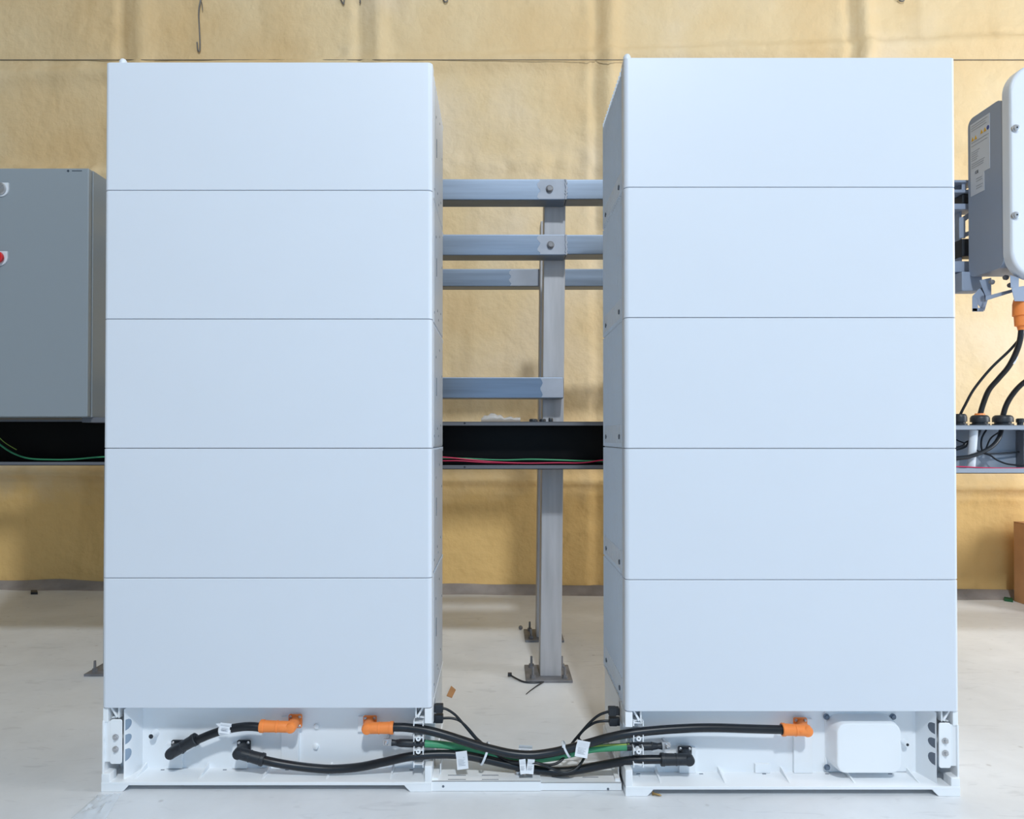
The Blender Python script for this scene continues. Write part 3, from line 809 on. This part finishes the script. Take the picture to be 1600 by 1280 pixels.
# ------------------------------------------------------------------ wiring trough in three sections
TY0, TY1 = 2.20, 2.302
def trough(x0, x1, yt0, yt1, yb0, yb1, m_out, m_in, label):
    """yt0..yt1 pixel rows of top lip, yb0..yb1 of bottom lip at the front"""
    zt1 = P(780, yt0, TY0).z; zt0 = P(780, yt1, TY0).z; zb1 = P(780, yb0, TY0).z; zb0 = P(780, yb1, TY0).z
    t = thing('wiring_trough', ((x0 + x1) / 2, TY1, zb0), label, 'wiring trough')
    b = MB()
    b.box(x0, x1, TY0, TY1, zt1 - 0.002, zt1); b.box(x0, x1, TY0, TY0 + 0.002, zt0, zt1 - 0.001)
    b.box(x0, x1, TY0, TY1, zb0, zb0 + 0.002); b.box(x0, x1, TY0, TY0 + 0.002, zb0, zb1)
    b.box(x0, x1, TY1 - 0.002, TY1, zb0 + 0.001, zt1 - 0.001)
    body = b.build('trough_body', M[m_out], t, smooth=0)
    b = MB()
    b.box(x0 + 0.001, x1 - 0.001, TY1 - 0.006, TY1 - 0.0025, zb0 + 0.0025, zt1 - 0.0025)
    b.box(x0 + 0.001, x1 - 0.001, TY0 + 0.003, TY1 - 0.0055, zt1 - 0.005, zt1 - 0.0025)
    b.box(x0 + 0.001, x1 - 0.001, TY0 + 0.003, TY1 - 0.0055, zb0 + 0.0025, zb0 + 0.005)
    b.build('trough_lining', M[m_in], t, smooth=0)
    return t, body
tm, tmb = trough(-0.6, 0.75, 659, 665, 727, 733.5, 'trough', 'trough_in', 'black-lined grey wiring trough across the gap between the two stacks')
tl, tlb = trough(-2.3, -0.61, 655, 659, 722, 727.5, 'trough', 'trough_in', 'black-lined wiring trough under the grey cabinet at left')
tr, trb = trough(0.76, 2.6, 664.5, 671.5, 732, 740, 'trough_lit', 'trough_lit', 'brightly lit grey wiring trough below the inverter at right, full of cables')
for py in (661.5, 730):
    c = P(726, py, TY0); b = MB(); b.cyl(c + Vector((0, 0.001, 0)), c + Vector((0, -0.0006, 0)), 0.0035, 10); b.build('screw_hole', M['dark'], tmb)
for px in (726,):
    pass
def wire(name, pts, r, m, label, cat='wire', group=None, seg=8):
    b = MB(); b.tube(spline([P(*p) for p in pts], 8), r, seg); return tag(b.build(name, M[m], smooth=60), label, cat, group)
zfix = 0.0
wire('wire', [(560, 716, 2.22), (640, 713.5, 2.22), (690, 714.5, 2.22), (730, 718, 2.225), (770, 722, 2.23), (820, 724, 2.235), (870, 723.5, 2.235), (910, 723.5, 2.225), (945, 719, 2.22), (1010, 716, 2.22), (1090, 720, 2.22)], 0.0024, 'pink', 'upper pink wire lying in the trough between the stacks')
wire('wire', [(560, 722, 2.24), (690, 720.5, 2.24), (720, 720.5, 2.24), (760, 723, 2.245), (810, 724.5, 2.25)], 0.0024, 'pink', 'short lower pink wire at the left end of the middle trough')
wire('earth_wire', [(560, 719, 2.27), (690, 716, 2.27), (780, 719, 2.27), (830, 718, 2.26), (870, 719, 2.255), (945, 721, 2.26), (1090, 720, 2.26)], 0.003, 'green', 'green wire lying at the back of the trough between the stacks', 'wire')
wire('earth_wire', [(-60, 660, 2.25), (-20, 680, 2.25), (0, 695, 2.245), (20, 708, 2.24), (45, 716.5, 2.24), (80, 718.5, 2.24), (115, 718, 2.24), (170, 714, 2.24), (260, 716, 2.24), (360, 718, 2.24)], 0.0032, 'green', 'green wire curving down inside the trough below the cabinet', 'wire')
wire('earth_wire', [(-40, 655, 2.26), (-10, 676, 2.26), (8, 692, 2.26), (26, 703, 2.26)], 0.0014, 'yellowgreen', 'thin yellow wire end above the green wire in the left trough', 'wire')

# loose bits on top of the middle trough
ztm = P(780, 659, TY0).z
b = MB(); c = P(782, 659, 2.25); rr = []
n = 16
for i in range(13):
    u = i / 12; x = P(752 + 61 * u, 659, 2.25).x; hgt = 0.028 * (math.sin(math.pi * min(1, u * 1.4 + 0.08)) ** 0.6 if u < 0.66 else 0.62 - 0.35 * (u - 0.66)) * (1 + 0.15 * math.sin(i * 2.3))
    hgt = max(hgt, 0.004); wd = 0.03 * (0.5 + 0.5 * math.sin(math.pi * u) ** 0.5)
    rr.append([(x, 2.25 + wd * math.cos(2*math.pi*k/n), ztm + 0.0004 + hgt * 0.5 * (1 + math.sin(2*math.pi*k/n)) + 0.0015 * math.sin(k * 3 + i)*0) for k in range(n)])
b.rings(rr); tag(b.build('plastic_bag', M['film2'], smooth=50), 'crumpled clear plastic bag lying on top of the middle trough', 'plastic bag')
for px, w, h, lab in ((833.5, 13, 4.8, 'widest black nut on the middle trough, nearest the plastic bag'), (848, 10, 4.8, 'middle black nut of three on the middle trough'), (860.5, 7, 6.4, 'narrow black fitting standing on the middle trough before the post')):
    c = P(px, 659, 2.24); c.z = ztm; k = 2.24 / FPX; b = MB()
    b.lathe(c, c + Vector((0, 0, h * k)), [(0, w*k*0.5), (0.6, w*k*0.52), (0.9, w*k*0.46), (1, w*k*0.36)], 12 if w > 8 else 6)
    tag(b.build('cable_nut', M['black_plastic']), lab, 'nut', 'black fittings on the middle trough')

# ------------------------------------------------------------------ left control cabinet
CYF, CYB = 2.09, 2.302
cxr = P(138.5, 400, CYF).x; cz1 = P(100, 262.3, CYF).z; cz0 = P(100, 652, CYF).z
cab = thing('control_cabinet', (cxr - 0.3, CYB, cz0), 'grey steel control cabinet on the frame left of the stacks, with red button', 'cabinet')
xl = cxr - 0.62
b = MB(); b.box(xl, cxr, CYF + 0.022, CYB, cz0, cz1, 0.003); b.build('housing', M['cab'], cab)
b = MB(); b.box(xl, cxr - 0.001, CYF, CYF + 0.019, cz0 + 0.001, cz1 - 0.001, 0.0035, 3); door = b.build('door', M['cab'], cab)
b = MB(); b.box(xl + 0.006, cxr - 0.006, CYF + 0.018, CYF + 0.023, cz0 + 0.006, cz1 - 0.006); b.build('door_gasket', M['dark'], cab)
# small maker's mark
b = MB(); c = P(106.5, 267.2, CYF); h = 0.0044
b.prism([(c.x - h, c.z), (c.x, c.z + h), (c.x + h, c.z), (c.x, c.z - h)], 1, CYF - 0.0005, CYF + 0.001); b.build('mark', M['ink_dark'], door, smooth=0)
b = MB()
for k in range(9):
    a = P(112.6 + k * 1.75, 266.4, CYF); e = P(112.6 + k * 1.75 + 1.35, 267.8, CYF); b.box(a.x, e.x, CYF - 0.0004, CYF + 0.001, e.z, a.z)
b.build('mark_lettering', M['ink_dark'], door, smooth=0)
def station(py, red):
    k = CYF / FPX
    x1 = P(14.5 if not red else 12.8, py, CYF).x; w = 0.05
    z1 = P(0, 286 if not red else 393, CYF).z; z0 = P(0, 308.5 if not red else 416, CYF).z
    xc = x1 - w / 2; poly = []
    r = w / 2
    poly = [(x1, z1), (x1, z0 + r)]
    for i in range(1, 12):
        a = math.radians(-180 * i / 12); poly.append((xc + r * math.cos(a), z0 + r + r * 0.95 * math.sin(a)))
    poly += [(x1 - w, z0 + r), (x1 - w, z1)]
    b = MB(); b.prism(poly, 1, CYF - 0.004, CYF + 0.001, 0.001, 1); pl = b.build('switch_plate', M['inv_white'], cab)
    zc = z0 + r * 1.02; c = Vector((xc, CYF - 0.004, zc)); c.x = x1 - w/2
    b = MB()
    if red:
        b.lathe(c, c + Vector((0, -0.013, 0)), [(0, 0.015), (0.3, 0.015), (0.35, 0.018), (0.85, 0.018), (0.97, 0.015), (1, 0.011)], 24); b.build('push_button', M['red'], pl)
    else:
        b.lathe(c, c + Vector((0, -0.006, 0)), [(0, 0.019), (0.6, 0.019), (1, 0.017)], 24)
        b.hexa([c + Vector(v) for v in ((-0.015, -0.0055, -0.009), (-0.011, -0.0055, -0.014), (0.015, -0.0055, 0.009), (0.011, -0.0055, 0.014), (-0.013, -0.012, -0.009), (-0.011, -0.012, -0.012), (0.013, -0.012, 0.009), (0.011, -0.012, 0.012))])
        b.build('selector_knob', M['steel'], pl)
station(297, False); station(404, True)
b = MB(); a = P(134, 655, 2.14); e = P(160, 660.5, 2.14); b.box(a.x, e.x + 0.05, 2.12, 2.19, e.z, cz0 + 0.0005, 0.001); b.build('mount_foot', M['trough'], cab)

# ------------------------------------------------------------------ inverter at right
IX = P(1513, 300, 2.24).x; IYB = 2.24; IYF = 2.085
inv = thing('inverter', (IX + 0.35, IYB, 1.37), 'grey inverter with a white rounded front cover, hung at the right edge', 'inverter')
zt, zb_ = 1.912, 1.383
b = MB(); b.box(IX, IX + 0.68, IYF, IYB, zb_, zt, 0.026, 6, 0); b.build('housing', M['inv_grey'], inv)
ct = P(1600, 101, 2.06).z; cbz = P(1600, 436, 2.06).z; cxl = P(1568, 300, 2.085).x - 0.002
b = MB()
def cr(ins, y): return [(x, y, z) for x, z in rrect(cxl + ins, cxl + 0.70 - ins, cbz + ins, ct - ins, 0.085 - ins * 0.8, 10)]
b.rings([cr(0.004, 2.09), cr(0, 2.086), cr(0, 2.060), cr(0.0012, 2.0555), cr(0.004, 2.0525), cr(0.009, 2.0515)])
b.wn = True
cv = b.build('front_cover', M['inv_white'], inv)
for py in (201, 337):
    c = P(1586, py, 2.0515); b = MB(); b.lathe(c + Vector((0, 0.002, 0)), c + Vector((0, -0.009, 0)), [(0, 0.0115), (0.5, 0.0115), (0.55, 0.009), (0.95, 0.0085), (1, 0.005)], 16); bo = b.build('cover_bolt', M['steel'], cv)
    b = MB(); q = c + Vector((0, -0.0085, 0)); b.cyl(q, q + Vector((0, -0.001, 0)), 0.003, 6)
    b.build('socket', M['dark'], cv)
# side label, lies on the plane x = IX
def LYZ(px, py): Y = IX * FPX / (px - CX); return Y, P(px, py, Y).z
def lab_poly(pts, off, th=0.0006):
    b = MB(); b.prism(pts, 0, IX - off - th, IX - off + 0.0002); return b
Ya, Yc, Yd = LYZ(1519.5, 200)[0], LYZ(1550, 200)[0], LYZ(1541, 200)[0]
z_t, z_m, z_b = LYZ(1519.5, 196)[1], LYZ(1519.5, 279)[1], LYZ(1519.5, 308)[1]
b = lab_poly([(Ya, z_t), (Yc, z_t), (Yc, z_m), (Yd, z_m), (Yd, z_b), (Ya, z_b)], 0.0); sl = b.build('side_label', M['inv_label'], inv, smooth=0)
b = MB()
def line(y0, y1, z, th=0.0011): b.box(IX - 0.0011, IX - 0.0004, y0, y1, z - th, z + th)
w_ = Yc - Ya
for k, (z, f) in enumerate([(z_t - 0.008, .9), (z_t - 0.016, .8), (z_t - 0.024, .85), (z_t - 0.064, .95), (z_t - 0.075, .9), (z_t - 0.095, .5), (z_t - 0.102, .42), (z_t - 0.109, .38), (z_t - 0.116, .4), (z_t - 0.123, .36), (z_t - 0.134, .75), (z_t - 0.141, .7), (z_t - 0.148, .68), (z_m - 0.012, .6), (z_m - 0.02, .62), (z_m - 0.036, .64), (z_m - 0.044, .6)]):
    y0 = Ya + w_ * (0.06 if z > z_m else 0.3); line(y0, Ya + w_ * f, z, 0.0009)
b.build('printed_line', M['ink'], sl, smooth=0)
for f in (0.10, 0.26, 0.57, 0.74):
    y = Ya + w_ * f + w_ * 0.03; z = z_t - (0.052 if f < 0.5 else 0.045)
    b = MB(); b.prism([(y - w_ * 0.065, z - 0.006), (y + w_ * 0.065, z - 0.006), (y, z + 0.0075)], 0, IX - 0.0012, IX - 0.0003); b.build('warning_triangle', M['warn'], sl, smooth=0)
b = MB(); y = Ya + w_ * 0.92; z = z_t - 0.044
b.prism([(y + w_ * .06 * math.cos(a * math.pi / 8), z + 0.007 * math.sin(a * math.pi / 8)) for a in range(16)], 0, IX - 0.0012, IX - 0.0003); b.build('blue_disc', M['blue'], sl, smooth=0)
# CE mark
cu = bpy.data.curves.new('ce', 'FONT'); cu.body = 'CE'; cu.size = 0.013; cu.extrude = 0.0003
to = bpy.data.objects.new('ce', cu); COL.objects.link(to)
dg = bpy.context.evaluated_depsgraph_get(); me = bpy.data.meshes.new_from_object(to.evaluated_get(dg))
bpy.data.objects.remove(to); bpy.data.curves.remove(cu)
me.name = 'ce_mark'; me.materials.clear(); me.materials.append(M['ink_dark'])
ce = bpy.data.objects.new('ce_mark', me); COL.objects.link(ce); ce.parent = sl
ce.rotation_euler = (math.pi / 2, 0, -math.pi / 2)
ce.location = Vector((IX - 0.0012, Ya - 0.022, z_m + 0.006)) - origin(sl)
# mounting bracket behind the housing
b = MB()
def bxp(px0, px1, py0, py1, Y0, Y1, bev=0.002):
    a = P(px0, py0, Y0); e = P(px1, py1, Y0); b.box(a.x, e.x, Y0, Y1, e.z, a.z, bev)
bxp(1490, 1503.5, 283, 440, 2.315, 2.325)
bxp(1499, 1503.5, 283, 440, 2.285, 2.318, 0.001)
bxp(1490, 1530, 281, 285, 2.255, 2.32); bxp(1490, 1530, 296, 301, 2.26, 2.32); bxp(1490, 1530, 318, 327, 2.26, 2.32)
bxp(1503, 1510, 283, 300, 2.262, 2.267)
bxp(1488, 1540, 408, 425, 2.27, 2.32)
b.hexa([P(1499, 342, 2.275), P(1530, 322, 2.275), P(1530, 330, 2.275), P(1499, 352, 2.275), P(1499, 342, 2.285), P(1530, 322, 2.285), P(1530, 330, 2.285), P(1499, 352, 2.285)])
b.hexa([P(1499, 366, 2.275), P(1530, 356, 2.275), P(1530, 362, 2.275), P(1499, 374, 2.275), P(1499, 366, 2.285), P(1530, 356, 2.285), P(1530, 362, 2.285), P(1499, 374, 2.285)])
bxp(1499, 1509, 340, 372, 2.272, 2.278)
br = b.build('wall_bracket', M['inv_grey'], inv)
for py0, py1 in ((303, 318), (373, 400)):
    b = MB(); bxp(1503.5, 1535, py0, py1, 2.268, 2.315); b.build('rubber_spacer', M['black_plastic'], inv)
b = MB(); bxp(1490, 1510, 424, 452, 2.29, 2.345); b.build('bracket_tube', M['galv'], inv)
# underside: ledge, handle arm, crossbar, connector block
b = MB()
bxp(1503, 1536, 424, 455, 2.235, 2.285, 0.006)
b.build('rear_ledge', M['inv_grey'], inv)
b = MB()
def quadbar(pts, Y0, Y1):
    b.hexa([P(x, y, Y0) for x, y in pts] + [P(x, y, Y1) for x, y in pts], 0.002)
quadbar([(1530, 438), (1549, 434), (1549, 462), (1541, 466)], 2.17, 2.2)
quadbar([(1527, 452), (1546, 444), (1543, 470), (1538, 487)], 2.185, 2.2)
quadbar([(1519, 463), (1531, 450), (1538, 460), (1536, 487)], 2.17, 2.178)
quadbar([(1519, 463), (1528, 467), (1528, 487), (1519, 487)], 2.165, 2.172)
quadbar([(1519, 481), (1537, 481), (1537, 487), (1519, 487)], 2.165, 2.2)
quadbar([(1540, 463), (1582, 452), (1582, 457), (1540, 470)], 2.12, 2.15)
b.build('handle', M['inv_grey'], inv)
b = MB()
quadbar([(1578, 430), (1592, 434), (1592, 450), (1579, 450)], 2.07, 2.12)
quadbar([(1580, 450), (1618, 444), (1618, 471), (1585, 471)], 2.07, 2.13)
b.build('connector_block', M['inv_grey'], inv)
for px, py in ((1573, 434), (1551, 441), (1580, 446)):
    c = P(px, py, 2.12); b = MB(); b.lathe(c, c + Vector((-0.012, -0.004, 0)), [(0, 0.008), (0.6, 0.008), (1, 0.005)], 8); b.build('underside_screw', M['plate'], inv)

# power cables from the inverter to the trough
def gland_cable(gpx, gw, gh, pts, r, label, orange_seal=False, plug_=False, cat='power cable', name='inverter_cable'):
    ztr = P(780, 664.5, TY0).z; GY = 2.25
    c = P(gpx, 664, GY); c.z = ztr; k = GY / FPX
    t = thing(name, c, label, cat)
    b = MB(); R = gw * k / 2
    b.lathe(c - Vector((0, 0, 0.0)), c + Vector((0, 0, gh * k)), [(0, R * 1.02), (0.16, R * 1.02), (0.17, R * 0.8), (0.32, R * 0.8), (0.33, R), (0.72, R), (0.9, R * 0.9), (1, R * 0.72)], 12)
    g = b.build('cable_gland', M['black_plastic'], t)
    top = c + Vector((0, 0, gh * k))
    if orange_seal:
        b = MB(); b.cyl(top - Vector((0, 0, 0.002)), top + Vector((0, 0, 0.006)), R * 0.6, 16, R * 0.5); b.build('orange_seal', M['orange'], g)
    if pts:
        b = MB(); b.tube(spline([top + Vector((0, 0, -0.004))] + [P(*p) for p in pts], 8), r, 12); b.build('cable_jacket', M['black'], t)
    return t
i1 = gland_cable(1500, 19, 18, [(1508, 633, 2.23), (1522, 608, 2.20), (1548, 576, 2.17), (1580, 545, 2.14), (1606, 514, 2.10)], 0.0042, 'thin black cable from inverter down to the trough gland nearest the stack')
i2 = gland_cable(1531, 26, 16, [(1536, 632, 2.24), (1545, 610, 2.21), (1560, 592, 2.18), (1576, 573, 2.15), (1588, 550, 2.12), (1594, 530, 2.10), (1596, 512, 2.095)], 0.0082, 'thick black cable with orange plug entering the orange-sealed trough gland', True)
b = MB(); b.lathe(P(1596.5, 516, 2.095), P(1597, 468, 2.095), [(0, 0.0105), (0.12, 0.013), (0.14, 0.019), (0.45, 0.021), (0.47, 0.025), (0.85, 0.025), (1, 0.022)], 18); b.build('plug', M['orange'], i2)
b = MB(); b.cyl(P(1581, 567, 2.142), P(1586, 556.5, 2.13), 0.0088, 14); b.build('white_marker', M['paper'], i2)
i3 = gland_cable(1567, 28, 16, [(1572, 634, 2.24), (1581, 618, 2.22), (1596, 601, 2.19), (1625, 578, 2.15), (1640, 545, 2.12), (1642, 512, 2.10), (1642, 470, 2.09)], 0.0082, 'thick black cable rising right from the third trough gland out of frame')
gz = P(780, 664.5, TY0).z
c = P(1594, 664, 2.25); c.z = gz; k = 2.25 / FPX
b = MB(); b.lathe(c, c + Vector((0, 0, 11 * k)), [(0, 4.2*k), (0.4, 4.2*k), (0.42, 5.5*k), (0.9, 5.5*k), (1, 4*k)], 10)
tag(b.build('blind_gland', M['black_plastic']), 'small blind black gland standing on the trough at the right edge', 'gland')
# inside the right trough
b = MB(); b.cyl(P(1521.5, 672.5, 2.232), P(1517, 731, 2.232), 0.0125, 18); tag(b.build('white_conduit', M['inv_white']), 'short white conduit standing upright inside the right trough', 'conduit')
wire('cable', [(1240, 724, 2.215), (1400, 723, 2.215), (1498, 716, 2.212), (1520, 712, 2.212), (1538, 705, 2.214), (1552, 696, 2.22), (1561, 684, 2.23), (1565, 670, 2.25)], 0.0070, 'black', 'thick black cable sweeping in front of the white conduit in the trough', 'cable')
wire('cable', [(1240, 722, 2.25), (1400, 718, 2.25), (1495, 701, 2.25), (1510, 693, 2.252), (1524, 684, 2.255), (1531, 668, 2.255)], 0.0070, 'black', 'thick black cable behind the white conduit in the right trough', 'cable')
wire('cable', [(1541, 672, 2.27), (1534, 686, 2.27), (1535, 704, 2.268), (1548, 712, 2.265), (1560, 720, 2.26), (1580, 726, 2.255), (1620, 727, 2.25), (1800, 727, 2.25)], 0.003, 'black', 'thin black cable looping down to the trough floor at right', 'cable')
wire('cable', [(1564, 674, 2.265), (1549, 684, 2.268), (1542, 698, 2.268), (1540, 708, 2.27), (1560, 709, 2.275), (1600, 706, 2.28), (1640, 705, 2.28), (1800, 705, 2.28)], 0.0028, 'black', 'thin black cable running level behind, at half height of the right trough', 'cable')
wire('cable', [(1240, 690, 2.275), (1400, 678, 2.275), (1480, 684, 2.275), (1500, 690, 2.275), (1518, 697, 2.275), (1530, 706, 2.277), (1545, 711, 2.277)], 0.0024, 'black', 'thinnest black cable slanting down behind the white conduit', 'cable')
wire('wire', [(1240, 727, 2.206), (1440, 728.5, 2.206), (1500, 729.5, 2.206), (1550, 731.5, 2.206), (1640, 732, 2.206), (1800, 732, 2.206)], 0.0022, 'pink', 'pink wire along the front lip of the right trough')
b = MB(); a = P(1592, 673, 2.28); e = P(1604, 730, 2.28); b.box(a.x, e.x, 2.26, 2.294, e.z, a.z, 0.004)
tag(b.build('cable_clamp_bar', M['trough']), 'dark grey upright bar inside the right trough at the edge', 'bar')

# ------------------------------------------------------------------ on the wall
def wall_pt(px, py, off=0.0):
    t = (px - CX) / FPX; Y = WY0 / (1 - WSL * t); x = P(px, py, Y).x
    z = P(px, py, Y).z
    Y2 = Y - relief(x, z) - off
    return P(px, py, Y2)
b = MB(); pts = []
for i in range(401):
    pts.append(wall_pt(-500 + 2700 * i / 400, 93.6, 0.004))
b.tube(pts, 0.0022, 6); tag(b.build('wall_wire', M['wire'], smooth=60), 'thin dark wire stretched level along the foam wall behind both stacks', 'wire')
def hang(name, pts, r, label, off=0.012):
    b = MB(); b.tube(spline([wall_pt(x, y, off) for x, y in pts], 6), r, 6)
    tag(b.build(name, M['hang'], smooth=60), label, 'wire', 'wire ends poking from the foam wall')
hang('hanging_wire', [(316, -8), (313, 2), (310.5, 20), (311.5, 45), (312.5, 70), (311.5, 80), (309, 78), (308, 66)], 0.004, 'long grey wire hanging down the wall above the left stack')
hang('hanging_wire', [(311, -4), (315, 4), (316.5, 16)], 0.0025, 'short spur of wire beside the long hanging wire')
hang('hanging_wire', [(531, -6), (534, 2), (537, 6), (538, -6)], 0.004, 'small wire loop at the top, left of the wall groove above left stack')
hang('hanging_wire', [(562, -6), (563, 3), (562, 4)], 0.004, 'tiny wire stub at the top edge beside the wall groove')
hang('hanging_wire', [(692, -4), (695, 3), (699, 1), (699, -4)], 0.004, 'small wire hook at the top edge above the gap between stacks')
hang('hanging_wire', [(1403, -3), (1407, 1.5), (1412, 1), (1413, -4)], 0.004, 'small wire hook at the top edge above the right stack')

# ------------------------------------------------------------------ cardboard box and floor litter
bxx = P(1584, 900, 3.50).x
cbt = thing('cardboard_box', (bxx + 0.3, 3.4, 0), 'brown cardboard box on the floor against the wall at right edge', 'box')
zbt = P(1584, 816, 3.50).z
b = MB(); b.box(bxx, bxx + 0.6, 3.17, 3.50, 0, zbt, 0.002, 1); cb = b.build('carton', M['cardboard'], cbt)
b = MB(); b.hexa([(bxx, 3.17, zbt), (bxx + 0.6, 3.17, zbt), (bxx + 0.6, 3.33, zbt + .002), (bxx, 3.33, zbt + .002), (bxx, 3.17, zbt + 0.003), (bxx + 0.6, 3.17, zbt + 0.003), (bxx + 0.6, 3.33, zbt + .005), (bxx, 3.33, zbt + .005)]); b.build('flap', M['cardboard'], cbt)
b = MB(); b.hexa([(bxx, 3.335, zbt), (bxx + 0.6, 3.335, zbt), (bxx + 0.6, 3.50, zbt + .001), (bxx, 3.50, zbt + .001), (bxx, 3.335, zbt + 0.003), (bxx + 0.6, 3.335, zbt + 0.003), (bxx + 0.6, 3.50, zbt + .004), (bxx, 3.50, zbt + .004)]); b.build('flap', M['cardboard'], cbt)

def fl(px, py):   # point on the floor
    b_ = (CY - py) / FPX; dz = math.sin(TH) + b_ * math.cos(TH); dy = math.cos(TH) - b_ * math.sin(TH)
    return P(px, py, -HC / dz * dy)
def slab(name, pxs, th, m, label, cat, lift=0.0):
    b = MB(); pts = [fl(*p) for p in pxs]
    b.prism([(p.x, p.y) for p in pts], 2, lift, lift + th); return tag(b.build(name, M[m], smooth=0), label, cat)
slab('cardboard_scrap', [(698, 1088), (705, 1073), (712, 1079), (706, 1091)], 0.003, 'cardboard', 'small brown cardboard scrap on the floor beside the left stack', 'scrap')
slab('black_chip', [(48, 925.5), (58, 925.5), (59, 929), (48, 929)], 0.012, 'black_plastic', 'small flat black chip on the floor near the wall at left', 'debris')
slab('green_clip', [(1569, 936), (1582, 938), (1583, 941.5), (1569, 939.5)], 0.012, 'greenbit', 'small green plastic clip on the floor before the cardboard box', 'debris')
c = fl(813.5, 984); b = MB(); b.sphere(c + Vector((0, 0, 0.009)), 0.0095, seg=10); tag(b.build('dark_nut', M['plate']), 'small dark nut on the floor left of the rear base plate', 'nut')
b = MB(); rr = spline([fl(*p) + Vector((0, 0, 0.0035 + z)) for p, z in (((797, 1058), 0.004), ((805, 1062), 0.002), ((818, 1067), 0.0), ((833, 1068.5), 0.0), ((846, 1067.5), 0), ((850, 1066.9), 0.0))], 6)
rr2 = spline([fl(*p) + Vector((0, 0, 0.0035)) for p in ((850, 1066.9), (840, 1073), (830, 1080), (822, 1086.5))], 6)
b.tube(rr, 0.0030, 6); b.tube(rr2, lambda t: 0.0028 - 0.0016 * t, 6)
q = rr[0]; b.box(q.x - 0.008, q.x + 0.006, q.y - 0.006, q.y + 0.006, q.z - 0.004, q.z + 0.007, 0.001)
tag(b.build('loose_cable_tie', M['black_plastic'], smooth=50), 'loose bent black cable tie on the floor before the post', 'cable tie')
a = fl(1019.5, 1242.5); e = fl(1034, 1246); a.z = e.z = 0.004
b = MB(); b.lathe(a, e, [(0, 0.0045), (0.12, 0.0045), (0.13, 0.0026), (0.8, 0.0024), (1, 0.0004)], 10); tag(b.build('loose_screw', M['brass']), 'brass screw lying on the floor at the right base foot', 'screw')
# crumpled clear film at lower left
b = MB(); grid = []
cs = [fl(112, 1276), fl(155, 1240), fl(186, 1238), fl(165, 1279)]
cs = [fl(110, 1280), fl(152, 1243), fl(190, 1240), fl(163, 1284)]
n = 18
for j in range(n + 1):
    row = []
    for i in range(n + 1):
        u, v = i / n, j / n
        p = (cs[0] * (1-u) + cs[3] * u) * (1-v) + (cs[1] * (1-u) + cs[2] * u) * v
        e_ = min(u, 1-u, v, 1-v)
        h = 0.0012 + 0.011 * min(1, e_ * 5) * abs(noise.noise(Vector((u * 4.5, v * 3.5, 2.2)))) + 0.004 * min(1, e_ * 8)
        row.append(b.bm.verts.new((p.x, p.y, h)))
    grid.append(row)
for j in range(n):
    for i in range(n): b.bm.faces.new((grid[j][i], grid[j][i+1], grid[j+1][i+1], grid[j+1][i]))
tag(b.build('clear_film', M['film'], smooth=30), 'crumpled clear plastic film on the floor by the left base foot', 'plastic film')
